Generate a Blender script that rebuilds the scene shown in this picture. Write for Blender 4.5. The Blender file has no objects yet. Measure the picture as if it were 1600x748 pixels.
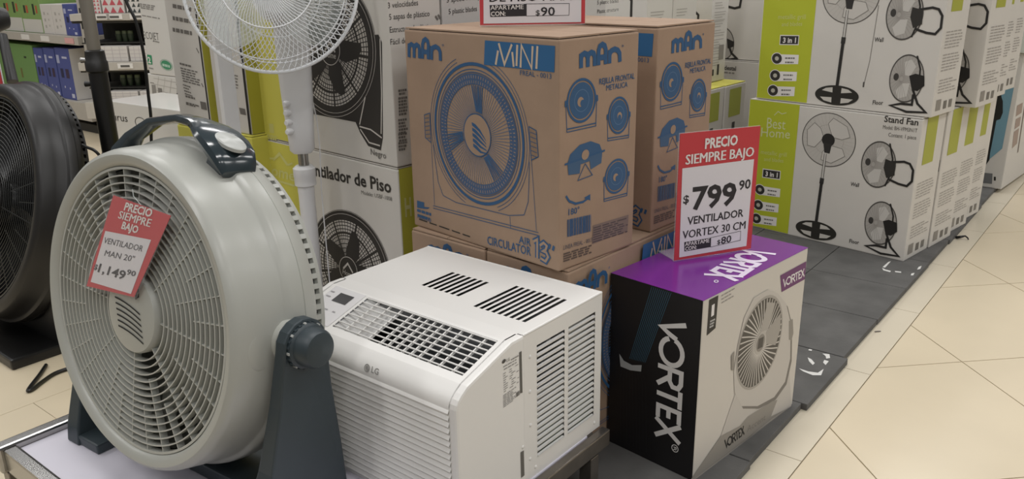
import bpy, bmesh, math, random
import numpy as np
from mathutils import Matrix, Vector
random.seed(7)
PI = math.pi
sc = bpy.context.scene
COL = sc.collection

# ------------------------------------------------------------------ camera
# store axes: +X along the fronts of the stacked boxes, +Y along the aisle, Z up, floor at 0
F_PX, PITCH, ROLL, AZ, CAM_H = 1294.88, math.radians(18.2515), math.radians(-0.911), math.radians(38.6335), 1.12
C0 = np.array([0.0, 0.0, CAM_H])
hd = np.array([-math.sin(AZ), math.cos(AZ), 0.0]); rt0 = np.array([math.cos(AZ), math.sin(AZ), 0.0])
fw = hd * math.cos(PITCH) + np.array([0, 0, -math.sin(PITCH)])
up0 = hd * math.sin(PITCH) + np.array([0, 0, math.cos(PITCH)])
RT = math.cos(ROLL) * rt0 + math.sin(ROLL) * up0
UP = -math.sin(ROLL) * rt0 + math.cos(ROLL) * up0
CM = np.array([RT, UP, fw])
cam = bpy.data.cameras.new('camera'); camo = bpy.data.objects.new('camera', cam); COL.objects.link(camo)
cam.sensor_fit = 'HORIZONTAL'; cam.sensor_width = 36.0; cam.lens = F_PX * 36.0 / 1600.0
cam.clip_start = 0.05; cam.clip_end = 100
camo.matrix_world = Matrix(((RT[0], UP[0], -fw[0], 0), (RT[1], UP[1], -fw[1], 0), (RT[2], UP[2], -fw[2], CAM_H), (0, 0, 0, 1)))
sc.camera = camo

# ------------------------------------------------------------------ light
world = bpy.data.worlds.new('store_air'); sc.world = world; world.use_nodes = True
bg = world.node_tree.nodes['Background']; bg.inputs[0].default_value = (1.0, 0.99, 0.985, 1); bg.inputs[1].default_value = 0.17
def area_light(name, loc, sx, sy, power, rot=0.0, col=(1.0, 0.985, 0.97)):
    l = bpy.data.lights.new(name, 'AREA'); l.shape = 'RECTANGLE'; l.size = sx; l.size_y = sy; l.energy = power; l.color = col
    o = bpy.data.objects.new(name, l); COL.objects.link(o); o.location = loc; o.rotation_euler = (0, 0, rot); return o
for ix in range(5):
    for iy in range(4):
        area_light('ceiling_lamp', (-6.5 + 2.6 * ix, -1.6 + 2.9 * iy, 3.7), 0.35, 2.0, 32)
sc.view_settings.view_transform = 'Standard'; sc.view_settings.look = 'None'
sc.view_settings.exposure = 0.0; sc.view_settings.gamma = 1.0
sc.view_settings.use_curve_mapping = False

# ------------------------------------------------------------------ pixel -> place
def ray(x, y): return CM.T @ np.array([(x - 800) / F_PX, (374 - y) / F_PX, 1.0])
def onz(x, y, z): r = ray(x, y); return C0 + r * (z - CAM_H) / r[2]
def onplane(x, y, p0, n): r = ray(x, y); return C0 + r * (np.dot(np.asarray(p0) - C0, n) / np.dot(r, n))
def at(x, y, t): r = ray(x, y); return C0 + r * (t / np.dot(r, hd))

# ------------------------------------------------------------------ materials
def lin(c):
    c = c.lstrip('#'); v = [int(c[i:i + 2], 16) / 255 for i in (0, 2, 4)]
    return tuple(x / 12.92 if x <= .04045 else ((x + .055) / 1.055) ** 2.4 for x in v)
MATS = {}
def mat(name, col, rough=0.5, metal=0.0, noise=0.0, nscale=30.0, bump=0.0, bscale=200.0, alpha=1.0, trans=0.0, coat=0.0, stretch=None):
    if name in MATS: return MATS[name]
    m = bpy.data.materials.new(name); m.use_nodes = True; nt = m.node_tree; b = nt.nodes['Principled BSDF']
    c = lin(col) + (1,)
    b.inputs['Base Color'].default_value = c; b.inputs['Roughness'].default_value = rough; b.inputs['Metallic'].default_value = metal
    if alpha < 1: b.inputs['Alpha'].default_value = alpha
    if trans: b.inputs['Transmission Weight'].default_value = trans
    if coat: b.inputs['Coat Weight'].default_value = coat; b.inputs['Coat Roughness'].default_value = 0.12
    if noise or bump:
        tc = nt.nodes.new('ShaderNodeTexCoord'); vec = tc.outputs['Object']
        if stretch:
            mp = nt.nodes.new('ShaderNodeMapping'); mp.inputs['Scale'].default_value = stretch
            nt.links.new(vec, mp.inputs['Vector']); vec = mp.outputs['Vector']
    if noise:
        n = nt.nodes.new('ShaderNodeTexNoise'); n.inputs['Scale'].default_value = nscale; n.inputs['Detail'].default_value = 4
        nt.links.new(vec, n.inputs['Vector'])
        r = nt.nodes.new('ShaderNodeValToRGB'); e = r.color_ramp.elements
        e[0].position = .3; e[1].position = .7
        e[0].color = tuple(x * (1 - noise) for x in c[:3]) + (1,); e[1].color = tuple(min(1, x * (1 + noise)) for x in c[:3]) + (1,)
        nt.links.new(n.outputs['Fac'], r.inputs['Fac']); nt.links.new(r.outputs['Color'], b.inputs['Base Color'])
    if bump:
        n2 = nt.nodes.new('ShaderNodeTexNoise'); n2.inputs['Scale'].default_value = bscale
        nt.links.new(vec, n2.inputs['Vector'])
        bp = nt.nodes.new('ShaderNodeBump'); bp.inputs['Strength'].default_value = bump; bp.inputs['Distance'].default_value = .002
        nt.links.new(n2.outputs['Fac'], bp.inputs['Height']); nt.links.new(bp.outputs['Normal'], b.inputs['Normal'])
    MATS[name] = m; return m
INK = {}
def ink(col, rough=0.5):
    k = 'ink_' + col.lstrip('#')
    return mat(k, col, rough)
M_KRAFT = mat('kraft_cardboard', '#a18873', .85, noise=.05, nscale=12, bump=.15, bscale=90)
M_KRAFT_EDGE = mat('kraft_inside', '#7d6048', .9)
M_WHITE_CARD = mat('white_carton', '#cfcbc4', .5, noise=.02, nscale=6)
M_GREEN_CARD = mat('green_carton', '#d0ca5c', .5, noise=.03, nscale=6)
M_GREY_PLASTIC = mat('warm_grey_plastic', '#adaea7', .3, bump=.03, bscale=600)
M_GRILLE = mat('grille_grey_plastic', '#b5b6af', .38)
M_SLATE = mat('slate_plastic', '#343e43', .42, bump=.05, bscale=500)
M_SLATE_GLOSS = mat('slate_gloss_plastic', '#2b363b', .14, coat=.5)
M_SLATE_DARK = mat('slate_shadow_plastic', '#20282b', .5)
M_BUTTON = mat('button_grey', '#b4b6b2', .35)
M_INNER = mat('fan_inner_grey', '#93948c', .5)
M_AC = mat('ac_white', '#e8e6e2', .38, bump=.02, bscale=500)
M_AC_METAL = mat('ac_white_metal', '#e5e3df', .35)
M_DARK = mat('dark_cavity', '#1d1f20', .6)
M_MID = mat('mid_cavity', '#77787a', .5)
M_CHROME = mat('chrome', '#a9a8a6', .24, 1.0)
M_STEEL_DARK = mat('dark_steel', '#7b756e', .3, .75, noise=.15, nscale=15)
M_TABLE_TOP = mat('table_top_lilac_white', '#dad7e2', .35, noise=.02, nscale=8)
M_BLACK_PL = mat('black_plastic', '#1c1b1a', .42, bump=.05, bscale=500)
M_BLACK_SATIN = mat('black_satin', '#141414', .35)
M_BLACK_WIRE = mat('black_wire', '#3a3b3a', .35, .3)
M_WHITE_PL = mat('white_plastic', '#dcdcdc', .35)
M_WHITE_WIRE = mat('white_wire', '#e2e4e6', .3)
M_CLEAR = mat('clear_blade', '#dfe6e2', .12, alpha=.35)
M_ACRYLIC = mat('acrylic', '#f4f4f4', .08, alpha=.22)
M_SLEEVE = mat('clear_sleeve', '#f6f6f6', .1, alpha=.05, bump=.5, bscale=25)
M_TILE = mat('cream_tile', '#d9cbb0', .3, noise=.035, nscale=3)
M_TILE_B = mat('border_tile', '#d6ccb7', .3, noise=.03, nscale=4)
M_GROUT = mat('grout', '#8b7f68', .9)
M_RUBBER = mat('rubber_tile', '#5a5957', .78, noise=.2, nscale=9, bump=.4, bscale=120)
M_RUBBER_BASE = mat('rubber_base', '#33312f', .9)
M_PAINT = mat('white_paint_marks', '#d9d8d4', .7)
M_SHELF = mat('shelf_steel', '#b4afa6', .45, noise=.03)
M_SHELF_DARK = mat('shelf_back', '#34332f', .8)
M_POST = mat('grey_post', '#8a857c', .4, .5)
M_WALL = mat('store_wall', '#c9c4ba', .8)

# ------------------------------------------------------------------ mesh building
class MB:
    def __init__(s): s.v = []; s.f = []; s.m = []; s.mats = []; s.sm = []
    def mi(s, m):
        if m not in s.mats: s.mats.append(m)
        return s.mats.index(m)
    def add(s, vs, fs, m, smooth=False):
        o = len(s.v); i = s.mi(m)
        s.v += [tuple(map(float, p)) for p in vs]
        for f in fs: s.f.append([o + k for k in f]); s.m.append(i); s.sm.append(smooth)
    def box(s, x0, x1, y0, y1, z0, z1, m, M=None):
        vs = [(x, y, z) for z in (z0, z1) for y in (y0, y1) for x in (x0, x1)]
        if M is not None: vs = [tuple(M @ Vector(p)) for p in vs]
        s.add(vs, [(0, 2, 3, 1), (4, 5, 7, 6), (0, 1, 5, 4), (2, 6, 7, 3), (0, 4, 6, 2), (1, 3, 7, 5)], m)
    def tube(s, pts, r, m, n=8, cap=True, closed=False):
        pts = [Vector(p) for p in pts]; N = len(pts); rs = r if isinstance(r, (list, tuple)) else [r] * N
        vs = []; fs = []; prev = None
        for i, p in enumerate(pts):
            a = pts[(i - 1) % N] if (closed or i > 0) else p; b = pts[(i + 1) % N] if (closed or i < N - 1) else p
            t = (b - a).normalized()
            if prev is None:
                u = t.orthogonal().normalized()
            else:
                u = (prev - t * prev.dot(t)).normalized()
            prev = u; w = t.cross(u)
            for k in range(n):
                an = 2 * PI * k / n; vs.append(p + (u * math.cos(an) + w * math.sin(an)) * rs[i])
        for i in range(N if closed else N - 1):
            j = (i + 1) % N
            for k in range(n):
                k2 = (k + 1) % n; fs.append((i * n + k, i * n + k2, j * n + k2, j * n + k))
        if cap and not closed: fs += [tuple(range(n))[::-1], tuple((N - 1) * n + k for k in range(n))]
        s.add(vs, fs, m, True)
    def lathe(s, prof, m, M, n=48, a0=0.0, a1=2 * PI, smooth=True, close=False):
        # prof: (r, h); axis = local z of M
        full = abs(a1 - a0 - 2 * PI) < 1e-6; cnt = n if full else n + 1; vs = []; fs = []
        P = len(prof)
        for k in range(cnt):
            an = a0 + (a1 - a0) * k / n
            for r, h in prof: vs.append(tuple(M @ Vector((r * math.cos(an), r * math.sin(an), h))))
        for k in range(n):
            k2 = (k + 1) % cnt
            for i in range(P if close else P - 1):
                j = (i + 1) % P
                fs.append((k * P + i, k2 * P + i, k2 * P + j, k * P + j))
        s.add(vs, fs, m, smooth)
    def prism(s, poly, m, M, d, smooth=False):
        n = len(poly); vs = [tuple(M @ Vector((x, y, 0))) for x, y in poly] + [tuple(M @ Vector((x, y, d))) for x, y in poly]
        fs = [tuple(range(n))[::-1], tuple(n + k for k in range(n))] + [(k, (k + 1) % n, n + (k + 1) % n, n + k) for k in range(n)]
        s.add(vs, fs, m, smooth)
    def build(s, name, parent=None, kind=None, bevel=0.0, sharp=True):
        me = bpy.data.meshes.new(name); me.from_pydata(s.v, [], s.f)
        for m in s.mats: me.materials.append(m)
        me.polygons.foreach_set('material_index', s.m); me.polygons.foreach_set('use_smooth', s.sm)
        bm = bmesh.new(); bm.from_mesh(me)
        bmesh.ops.recalc_face_normals(bm, faces=bm.faces)
        if bevel:
            bmesh.ops.remove_doubles(bm, verts=bm.verts, dist=1e-6)
            ed = [e for e in bm.edges if len(e.link_faces) == 2 and e.calc_face_angle(0) > .6]
            bmesh.ops.bevel(bm, geom=ed, offset=bevel, segments=2, affect='EDGES', profile=.6)
        bm.to_mesh(me); bm.free()
        if any(s.sm) and sharp:
            try: me.set_sharp_from_angle(angle=math.radians(38))
            except Exception: pass
        o = bpy.data.objects.new(name, me); COL.objects.link(o)
        if parent is not None: o.parent = parent
        if kind: o['kind'] = kind
        return o
def empty(name, loc=(0, 0, 0), rz=0.0):
    e = bpy.data.objects.new(name, None); e.empty_display_size = .05; COL.objects.link(e)
    e.location = tuple(float(v) for v in loc); e.rotation_euler = (0, 0, rz); return e
def tag(o, label, cat, group=None, kind=None):
    o['label'] = label; o['category'] = cat
    if group: o['group'] = group
    if kind: o['kind'] = kind
    return o
def inst(o, parent, name=None, M=None):
    c = o.copy(); COL.objects.link(c); c.parent = parent
    if name: c.name = name
    if M is not None: c.matrix_local = M
    return c
def xf(o, ex, ey, ez):
    return Matrix(((ex[0], ey[0], ez[0], o[0]), (ex[1], ey[1], ez[1], o[1]), (ex[2], ey[2], ez[2], o[2]), (0, 0, 0, 1)))

# ------------------------------------------------------------------ flat lettering
TXT = {}
def glyphs(s, bold=0.0):
    k = (s, bold)
    if k in TXT: return TXT[k]
    cu = bpy.data.curves.new('t', 'FONT'); cu.body = s; cu.resolution_u = 2; cu.offset = bold; cu.fill_mode = 'BOTH'
    o = bpy.data.objects.new('t', cu); COL.objects.link(o)
    dg = bpy.context.evaluated_depsgraph_get(); me = bpy.data.meshes.new_from_object(o.evaluated_get(dg))
    vs = [(v.co.x, v.co.y) for v in me.vertices]; fs = [list(p.vertices) for p in me.polygons]
    bpy.data.objects.remove(o); bpy.data.curves.remove(cu); bpy.data.meshes.remove(me)
    x0 = min(v[0] for v in vs); x1 = max(v[0] for v in vs)
    TXT[k] = ([((x - x0) / (x1 - x0), y / CAPH) for x, y in vs], fs); return TXT[k]
CAPH = 1.0
CAPH = max(v[1] for v in glyphs('H')[0]); TXT.clear()

class Face:
    """a flat face: origin, S axis, T axis, outward normal, all in world space"""
    def __init__(s, o, S, T, N): s.o, s.S, s.T, s.N = (np.asarray(a, float) for a in (o, S, T, N))
    def st(s, x, y):
        p = onplane(x, y, s.o, s.N) - s.o; return (p @ s.S, p @ s.T)
    def w(s, q, h): return s.o + s.S * q[0] + s.T * q[1] + s.N * h

class Print:
    """flat print on a face; coordinates are photo pixels ('px'), face metres ('st') or a local frame"""
    def __init__(s, face, inv): s.F = face; s.inv = inv; s.mb = MB(); s.k = 0
    def _add(s, q, fs, col, L):
        s.k = (s.k + 1) % 24; vs = [s.inv @ Vector(s.F.w(p, .0005 + .00022 * L + 8e-6 * s.k)) for p in q]
        s.mb.add(vs, fs, col if not isinstance(col, str) else ink(col))
    def px(s, pts): return [s.F.st(*p) for p in pts]
    def poly(s, pts, col, L=0, st=False):
        q = pts if st else s.px(pts); s._add(q, [list(range(len(q)))], col, L)
    def stroke(s, pts, w, col, L=1, st=False, closed=False):
        q = [Vector(p) for p in (pts if st else s.px(pts))]; n = len(q); l = []; r = []
        for i in range(n):
            a = q[(i - 1) % n] if (closed or i > 0) else q[i]; b = q[(i + 1) % n] if (closed or i < n - 1) else q[i]
            d1 = (q[i] - a).normalized() if (q[i] - a).length > 1e-9 else None; d2 = (b - q[i]).normalized() if (b - q[i]).length > 1e-9 else None
            d = ((d1 or d2) + (d2 or d1))
            if d.length < 1e-6: d = d2 or d1
            d.normalize(); nn = Vector((-d.y, d.x)); k = 1.0
            if d1 and d2: k = 1 / max(.5, abs(nn.dot(Vector((-d2.y, d2.x)))))
            l.append(q[i] + nn * w / 2 * k); r.append(q[i] - nn * w / 2 * k)
        vs = l + r; m = n if closed else n - 1
        s._add([tuple(v) for v in vs], [(i, (i + 1) % n, n + (i + 1) % n, n + i) for i in range(m)], col, L)
    def text(s, t, p0, p1, hpx, col, bold=0.0, L=2):
        """upright text: baseline from pixel p0 to p1, capitals hpx pixels tall"""
        a = np.array(s.F.st(*p0)); b = np.array(s.F.st(*p1)); c = np.array(s.F.st(p0[0], p0[1] - hpx))
        s.text_st(t, a, b - a, np.array([0, c[1] - a[1]]), col, bold, L)
    def text3(s, t, p0, p1, p2, col, bold=0.0, L=2):
        a = np.array(s.F.st(*p0)); s.text_st(t, a, np.array(s.F.st(*p1)) - a, np.array(s.F.st(*p2)) - a, col, bold, L)
    def text_st(s, t, a, ex, ey, col, bold=0.0, L=2):
        if 'M' in t and bold > 0:        # a wide M is thickened by overprinting
            e1 = np.asarray(ex) / np.linalg.norm(ex) * np.linalg.norm(ey) * bold * 1.1
            for q in (-e1, e1): s.text_st(t, np.asarray(a) + q, ex, ey, col, 0.0, L)
            return
        vs, fs = glyphs(t, bold); a = np.asarray(a); ex = np.asarray(ex); ey = np.asarray(ey)
        s._add([tuple(a + ex * x + ey * y) for x, y in vs], fs, col, L)
    def frame(s, c, ex, ey):
        """local frame from three pixels: centre, centre + x unit, centre + y unit"""
        a = np.array(s.F.st(*c)); x = np.array(s.F.st(*ex)) - a; y = np.array(s.F.st(*ey)) - a
        return lambda p: tuple(a + x * p[0] + y * p[1])
    def fpoly(s, fr, pts, col, L=1): s._add([fr(p) for p in pts], [list(range(len(pts)))], col, L)
    def ring(s, fr, r0, r1, col, L=1, n=40, a0=0.0, a1=2 * PI):
        vs = []; fs = []
        for k in range(n + 1):
            a = a0 + (a1 - a0) * k / n
            vs += [fr((r0 * math.cos(a), r0 * math.sin(a))), fr((r1 * math.cos(a), r1 * math.sin(a)))]
        for k in range(n): fs.append((2 * k, 2 * k + 1, 2 * k + 3, 2 * k + 2))
        s._add(vs, fs, col, L)
    def disc(s, fr, r, col, L=1, n=40):
        s._add([fr((r * math.cos(2 * PI * k / n), r * math.sin(2 * PI * k / n))) for k in range(n)], [list(range(n))], col, L)
    def fstroke(s, fr, pts, w, col, L=2, closed=False): s.stroke([fr(p) for p in pts], w, col, L, True, closed)
    def lines(s, p0, p1, p2, n, w, col, L=1, seed=0, gap=.15):
        """block of n illegible text lines: corner, end of the first line, start of the last line (pixels)"""
        rn = random.Random(seed); a = np.array(s.F.st(*p0)); ex = np.array(s.F.st(*p1)) - a; ey = np.array(s.F.st(*p2)) - a
        for i in range(n):
            b = a + ey * (i / max(1, n - 1)); x = 0.0; e = rn.uniform(.7, 1.0) if i % 3 else 1.0
            while x < e - .05:
                l = min(e - x, rn.uniform(.12, .3)); q = [b + ex * x, b + ex * (x + l)]
                s.stroke([tuple(v) for v in q], w, col, L, True); x += l + gap * .3
    def build(s, name, parent): return s.mb.build(name, parent, kind='stuff')
    def build_s(s, name, parent): return s.mb.build(name, parent, kind='stuff')

# ------------------------------------------------------------------ cartons
class Box:
    """a carton; near = its near vertical corner (front right) at the base, w along the front, d deep, h tall"""
    def __init__(s, name, near, w, d, h, yaw, label, cat='box', group=None, m=None, lid=True, bevel=.004, top=None, flaps='y'):
        a = math.radians(yaw); s.u = np.array([math.cos(a), math.sin(a), 0]); s.v = np.array([-math.sin(a), math.cos(a), 0])
        s.w, s.d, s.h = w, d, h; z = np.array([0, 0, 1.0]); near = np.asarray(near, float); s.near = near
        c = near - s.u * w / 2 + s.v * d / 2
        s.e = empty(name, c, a); tag(s.e, label, cat, group)
        s.inv = (Matrix.Translation(Vector(c)) @ Matrix.Rotation(a, 4, 'Z')).inverted()
        m = m or M_WHITE_CARD; hb = h - (.005 if lid else 0)
        b = MB(); b.box(-w / 2, w / 2, -d / 2, d / 2, 0, hb, m); s.body = b.build('body', s.e, bevel=bevel)
        if lid:
            t = top or m
            for k in (0, 1):
                f = MB()
                if flaps == 'y': f.box(-w / 2 + .003, w / 2 - .003, (-d / 2 + .002, .001)[k], (-.001, d / 2 - .002)[k], h - .0032, h, t)
                else: f.box((-w / 2 + .002, .001)[k], (-.001, w / 2 - .002)[k], -d / 2 + .003, d / 2 - .003, h - .0032, h, t)
                f.build('top_flap', s.e)
        s.front = Face(near - s.u * w, s.u, z, -s.v); s.right = Face(near, s.v, z, s.u)
        s.top = Face(near - s.u * w + z * h, s.u, s.v, z)
    def pr(s, face): return Print(getattr(s, face), s.inv)
def yaw_axes(yaw):
    a = math.radians(yaw); return np.array([math.cos(a), math.sin(a), 0]), np.array([-math.sin(a), math.cos(a), 0])
def width_to(near, yaw, px):   # width of a front face whose left edge is at pixel px
    u, v = yaw_axes(yaw); return float((near - onplane(px[0], px[1], near, v)) @ u)
def depth_to(near, yaw, px):
    u, v = yaw_axes(yaw); return float((onplane(px[0], px[1], near, u) - near) @ v)

def st_rect(P, s0, s1, t0, t1, col, L=0): P.poly([(s0, t0), (s1, t0), (s1, t1), (s0, t1)], col, L, st=True)

# ================================================================== SETTING
EDGE_U, LINE_U = -.611, -.527
def clip_poly(poly, nx, ny, c):   # keep nx*x + ny*y >= c
    out = []
    for i in range(len(poly)):
        a, b = poly[i], poly[(i + 1) % len(poly)]; da = nx * a[0] + ny * a[1] - c; db = nx * b[0] + ny * b[1] - c
        if da >= 0: out.append(a)
        if (da >= 0) != (db >= 0):
            t = da / (da - db); out.append((a[0] + (b[0] - a[0]) * t, a[1] + (b[1] - a[1]) * t))
    return out
def in_view(x, y, z=0, m=650):
    c = CM @ (np.array([x, y, z]) - C0)
    if c[2] < .25: return False
    px = 800 + F_PX * c[0] / c[2]; py = 374 - F_PX * c[1] / c[2]
    return -m < px < 1600 + m and -m < py < 748 + m
fb = MB(); fb.box(-16, 12, -4, 16, -.06, -.004, M_GROUT); floor = fb.build('floor'); floor['kind'] = 'structure'; floor['label'] = 'floor of cream tiles laid diagonally with thin grey joints'
def tile_piece(poly, m, name='tile', z0=-.012, z1=0.0, parent=None):
    if len(poly) < 3: return
    b = MB(); b.prism(poly, m, Matrix.Translation((0, 0, z0)), z1 - z0); b.build(name, parent)
HALF = .55 / 2 - .0017; CX, CY = -.340, 2.527; D = .78
r2 = math.sqrt(.5)
for i in range(-10, 16):
    for j in range(-12, 16):
        cx = CX + (i - j) * D / 2; cy = CY + (i + j + 1) * D / 2
        if not in_view(cx, cy) or math.hypot(cx, cy) > 7.5: continue
        p = [(cx + D / 2 - .0024, cy), (cx, cy + D / 2 - .0024), (cx - D / 2 + .0024, cy), (cx, cy - D / 2 + .0024)]
        if cx > LINE_U - .4: tile_piece(clip_poly(p, 1, 0, LINE_U + .0015), M_TILE, parent=floor)
for k in range(-4, 14):
    y0 = 1.742 + .5435 * k
    if in_view(LINE_U, y0) or in_view(LINE_U, y0 + .54):
        tile_piece([(EDGE_U - .05, y0 + .0012), (LINE_U - .0015, y0 + .0012), (LINE_U - .0015, y0 + .5423), (EDGE_U - .05, y0 + .5423)], M_TILE_B, parent=floor)
for i in range(-12, 0):           # square-laid cream tiles of the other aisle, left of the mat
    for j in range(-4, 12):
        x0 = -2.30 + .55 * i; y0 = -.15 + .55 * j
        if in_view(x0 + .27, y0 + .27): tile_piece([(x0, y0), (x0 + .5484, y0), (x0 + .5484, y0 + .5484), (x0, y0 + .5484)], M_TILE, parent=floor)
for i in range(0, 5):
    for j in range(-4, 5):
        x0 = -2.30 + .55 * i; y0 = -.89 + .55 * j; x1 = min(x0 + .5484, EDGE_U - .06); y1 = min(y0 + .5484, 1.30 if x0 < -1.5 else .62)
        if y1 > y0 and x1 > x0 and in_view(x0 + .27, y0 + .27): tile_piece([(x0, y0), (x1, y0), (x1, y1), (x0, y1)], M_TILE, parent=floor)

mat_e = empty('rubber_floor_mat', (-1.4, 3.2, 0)); tag(mat_e, 'dark grey rubber tile mat under the stacked cartons along the aisle', 'mat')
rn = random.Random(3)
TS = .336
for i in range(7):
    for j in range(-3, 13):
        x1 = EDGE_U - TS * i; x0 = x1 - TS; y0 = 1.641 + TS * j; y1 = y0 + TS
        if x0 < -1.3 and y0 < 1.28: continue
        if not (in_view(x0, y0) or in_view(x1, y1)): continue
        g = .0016; jx = rn.uniform(-.004, .004) if i else (.012 if j == 1 else rn.uniform(-.003, .004)); zt = .02 + (rn.uniform(-.0008, 0))
        b = MB(); b.box(x0 + g + 1.4, x1 - g + (jx if i == 0 else 0) + 1.4, y0 + g - 3.2, y1 - g - 3.2, .0, zt, M_RUBBER)
        b.build('tile', mat_e, bevel=.002)
def blob(pts, z=.0205):
    b = MB()
    vs = [tuple(onz(x, y, z) - np.array([-1.4, 3.2, 0])) for x, y in pts]; b.add(vs, [list(range(len(vs)))], M_PAINT); b.build('paint_mark', mat_e)
for c in ([(1248, 575), (1263, 580), (1278, 582), (1287, 576), (1283, 586), (1270, 586), (1255, 580)], [(1262, 558), (1268, 561), (1273, 567), (1270, 570), (1264, 564)],
          [(1285, 552), (1296, 553), (1297, 559), (1291, 560), (1290, 556)], [(1288, 562), (1295, 564), (1290, 570), (1286, 566)], [(1264, 545), (1269, 546), (1268, 548), (1263, 547)],
          [(1378, 418), (1384, 421), (1392, 423), (1391, 425), (1380, 422)], [(1379, 417), (1388, 409), (1392, 408), (1383, 418)], [(1398, 423), (1408, 424), (1408, 426), (1399, 425)], [(1435, 417), (1440, 415), (1438, 420), (1433, 421)], [(1424, 427), (1429, 426), (1427, 430), (1423, 430)]):
    blob(c)
wb = MB(); wb.box(-16, 12, 12.0, 12.1, 0, 4, M_WALL); wb = wb.build('wall_back'); wb['kind'] = 'structure'
wl = MB(); wl.box(-14.1, -14, -4, 12, 0, 4, M_WALL); wl = wl.build('wall_left'); wl['kind'] = 'structure'

# ================================================================== CARTONS
BLUE = '#2c567f'; INKB = '#2f2c29'; INKG = '#6f6b66'; LGREEN = '#a9b02c'; WHT = '#e2deda'; GRN2 = '#b3ac3c'
def logo_man(P, o, x, y, col, w=.085):
    f = P.frame(o, x, y); W = (Vector(f((1, 0))) - Vector(f((0, 0)))).length * w
    for s in ([(.03, 0), (.03, .66)], [(.03, .42), (.05, .58), (.105, .64), (.16, .58), (.185, .42), (.185, 0)], [(.185, .42), (.21, .58), (.265, .64), (.32, .58), (.345, .42), (.345, 0)],
              [(.435, 0), (.435, .68), (.46, .86), (.52, .94), (.58, .86), (.605, .68), (.605, 0)], [(.435, .34), (.605, .34)],
              [(.70, 0), (.70, .64)], [(.70, .42), (.74, .58), (.82, .64), (.90, .56), (.945, .4), (.955, 0)]):
        P.fstroke(f, s, W, col, 2)
    P.ring(lambda p: f((1.02 + p[0] * .025, .74 + p[1] * .05)), .6, 1, col, 2, 12)
def vortex_logo(P, fr, h, col, L=2, r=True):
    w = h * .17
    arc = [(.262 + .105 * math.cos(math.radians(a)), .5 + .42 * math.sin(math.radians(a))) for a in range(165, -171, -15)]
    for s in ([(.015, 1), (.085, .08), (.125, .40), (.15, .68)], arc, [(.405, 0), (.405, .92), (.50, .92), (.54, .82), (.54, .60), (.50, .48), (.42, .48)], [(.465, .48), (.555, 0)],
              [(.56, .92), (.705, .92)], [(.632, .92), (.632, 0)], [(.835, .92), (.735, .92), (.735, .08), (.835, .08)], [(.735, .5), (.815, .5)], [(.845, 1), (1, 0)], [(.99, 1), (.845, 0)]):
        P.fstroke(fr, s, w, col, L)
def fr3(P, p0, p1, p2):
    a = np.array(P.F.st(*p0)); x = np.array(P.F.st(*p1)) - a; y = np.array(P.F.st(*p2)) - a
    return (lambda p: tuple(a + x * p[0] + y * p[1])), float(np.hypot(*y))
def barcode(P, fr, col, n=18, seed=1, L=2):
    rn = random.Random(seed); x = 0.0
    while x < 1:
        w = rn.choice([.02, .03, .05]); P.fpoly(fr, [(x, 0), (min(1, x + w), 0), (min(1, x + w), 1), (x, 1)], col, L); x += w + rn.choice([.015, .03])
def line_fan(P, f, S):
    """blue line drawing of a box fan in frame f (outer radius 1), S = metres per unit"""
    P.ring(f, .955, 1.0, BLUE, 2, 64); P.ring(f, .90, .912, BLUE, 2, 64); P.ring(f, .70, .85, '#41597a', 1, 64); P.ring(f, .86, .872, BLUE, 2, 64)
    for k in range(96):
        a = 2 * PI * k / 96; c, s = math.cos(a), math.sin(a)
        P.fstroke(f, [(.715 * c, .715 * s), (.755 * c, .755 * s)], .0014, '#a18873', 2); P.fstroke(f, [(.785 * c, .785 * s), (.825 * c, .825 * s)], .0017, '#a18873', 2)
    for k in range(84):
        a = 2 * PI * k / 84; a2 = a + .10
        P.fstroke(f, [(.30 * math.cos(a), .30 * math.sin(a)), (.70 * math.cos(a2), .70 * math.sin(a2))], .0011, '#4d6b8c', 1)
    for a0 in (68, 178, 292):
        for k in range(7):
            a = math.radians(a0 + k * 3.2)
            P.fstroke(f, [(.33 * math.cos(a), .33 * math.sin(a)), (.69 * math.cos(a + .12), .69 * math.sin(a + .12))], .0027, '#33587f', 2)
    P.disc(f, .30, '#a18873', 3); P.ring(f, .29, .305, BLUE, 4)
    for k in range(5):
        y = .10 - .075 * k
        P.fpoly(f, [(-.10, y + .075), (-.02, y + .05), (.08, y - .02), (.19, y - .15 + .03 * k), (.20, y - .17 + .03 * k), (.05, y - .045), (-.06, y + .01), (-.10, y + .03)], BLUE, 4)
    for r in (1.04, 1.09): P.ring(f, r, r + .008, BLUE, 1, 24, math.radians(-70), math.radians(70)); P.ring(f, r, r + .008, BLUE, 1, 24, math.radians(110), math.radians(250))
    for sx in (-1, 1):
        q = [(sx * 1.10, .22), (sx * 1.24, .18), (sx * 1.26, -.16), (sx * 1.12, -.22)]
        P.fpoly(f, q, '#8d7560', 1); P.fstroke(f, q, .002, BLUE, 2, True)
        for k in range(6): P.fstroke(f, [(sx * 1.12, .15 - .06 * k), (sx * 1.24, .13 - .06 * k)], .0013, BLUE, 3)
        P.fstroke(f, [(sx * 1.12, -.22), (sx * 1.16, -1.18)], .0012, BLUE, 1); P.fstroke(f, [(sx * 1.08, -.25), (sx * 1.02, -.80), (sx * .92, -1.0), (sx * .6, -1.06)], .0016, BLUE, 1)
    P.fstroke(f, [(-.6, -1.06), (.6, -1.06)], .0016, BLUE, 1)
    for y in (-1.2, -1.24): P.fstroke(f, [(-1.2, y), (1.2, y)], .0016, BLUE, 1)
    P.fstroke(f, [(.62, -1.07), (.62, -1.24)], .0014, BLUE, 1)
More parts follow.
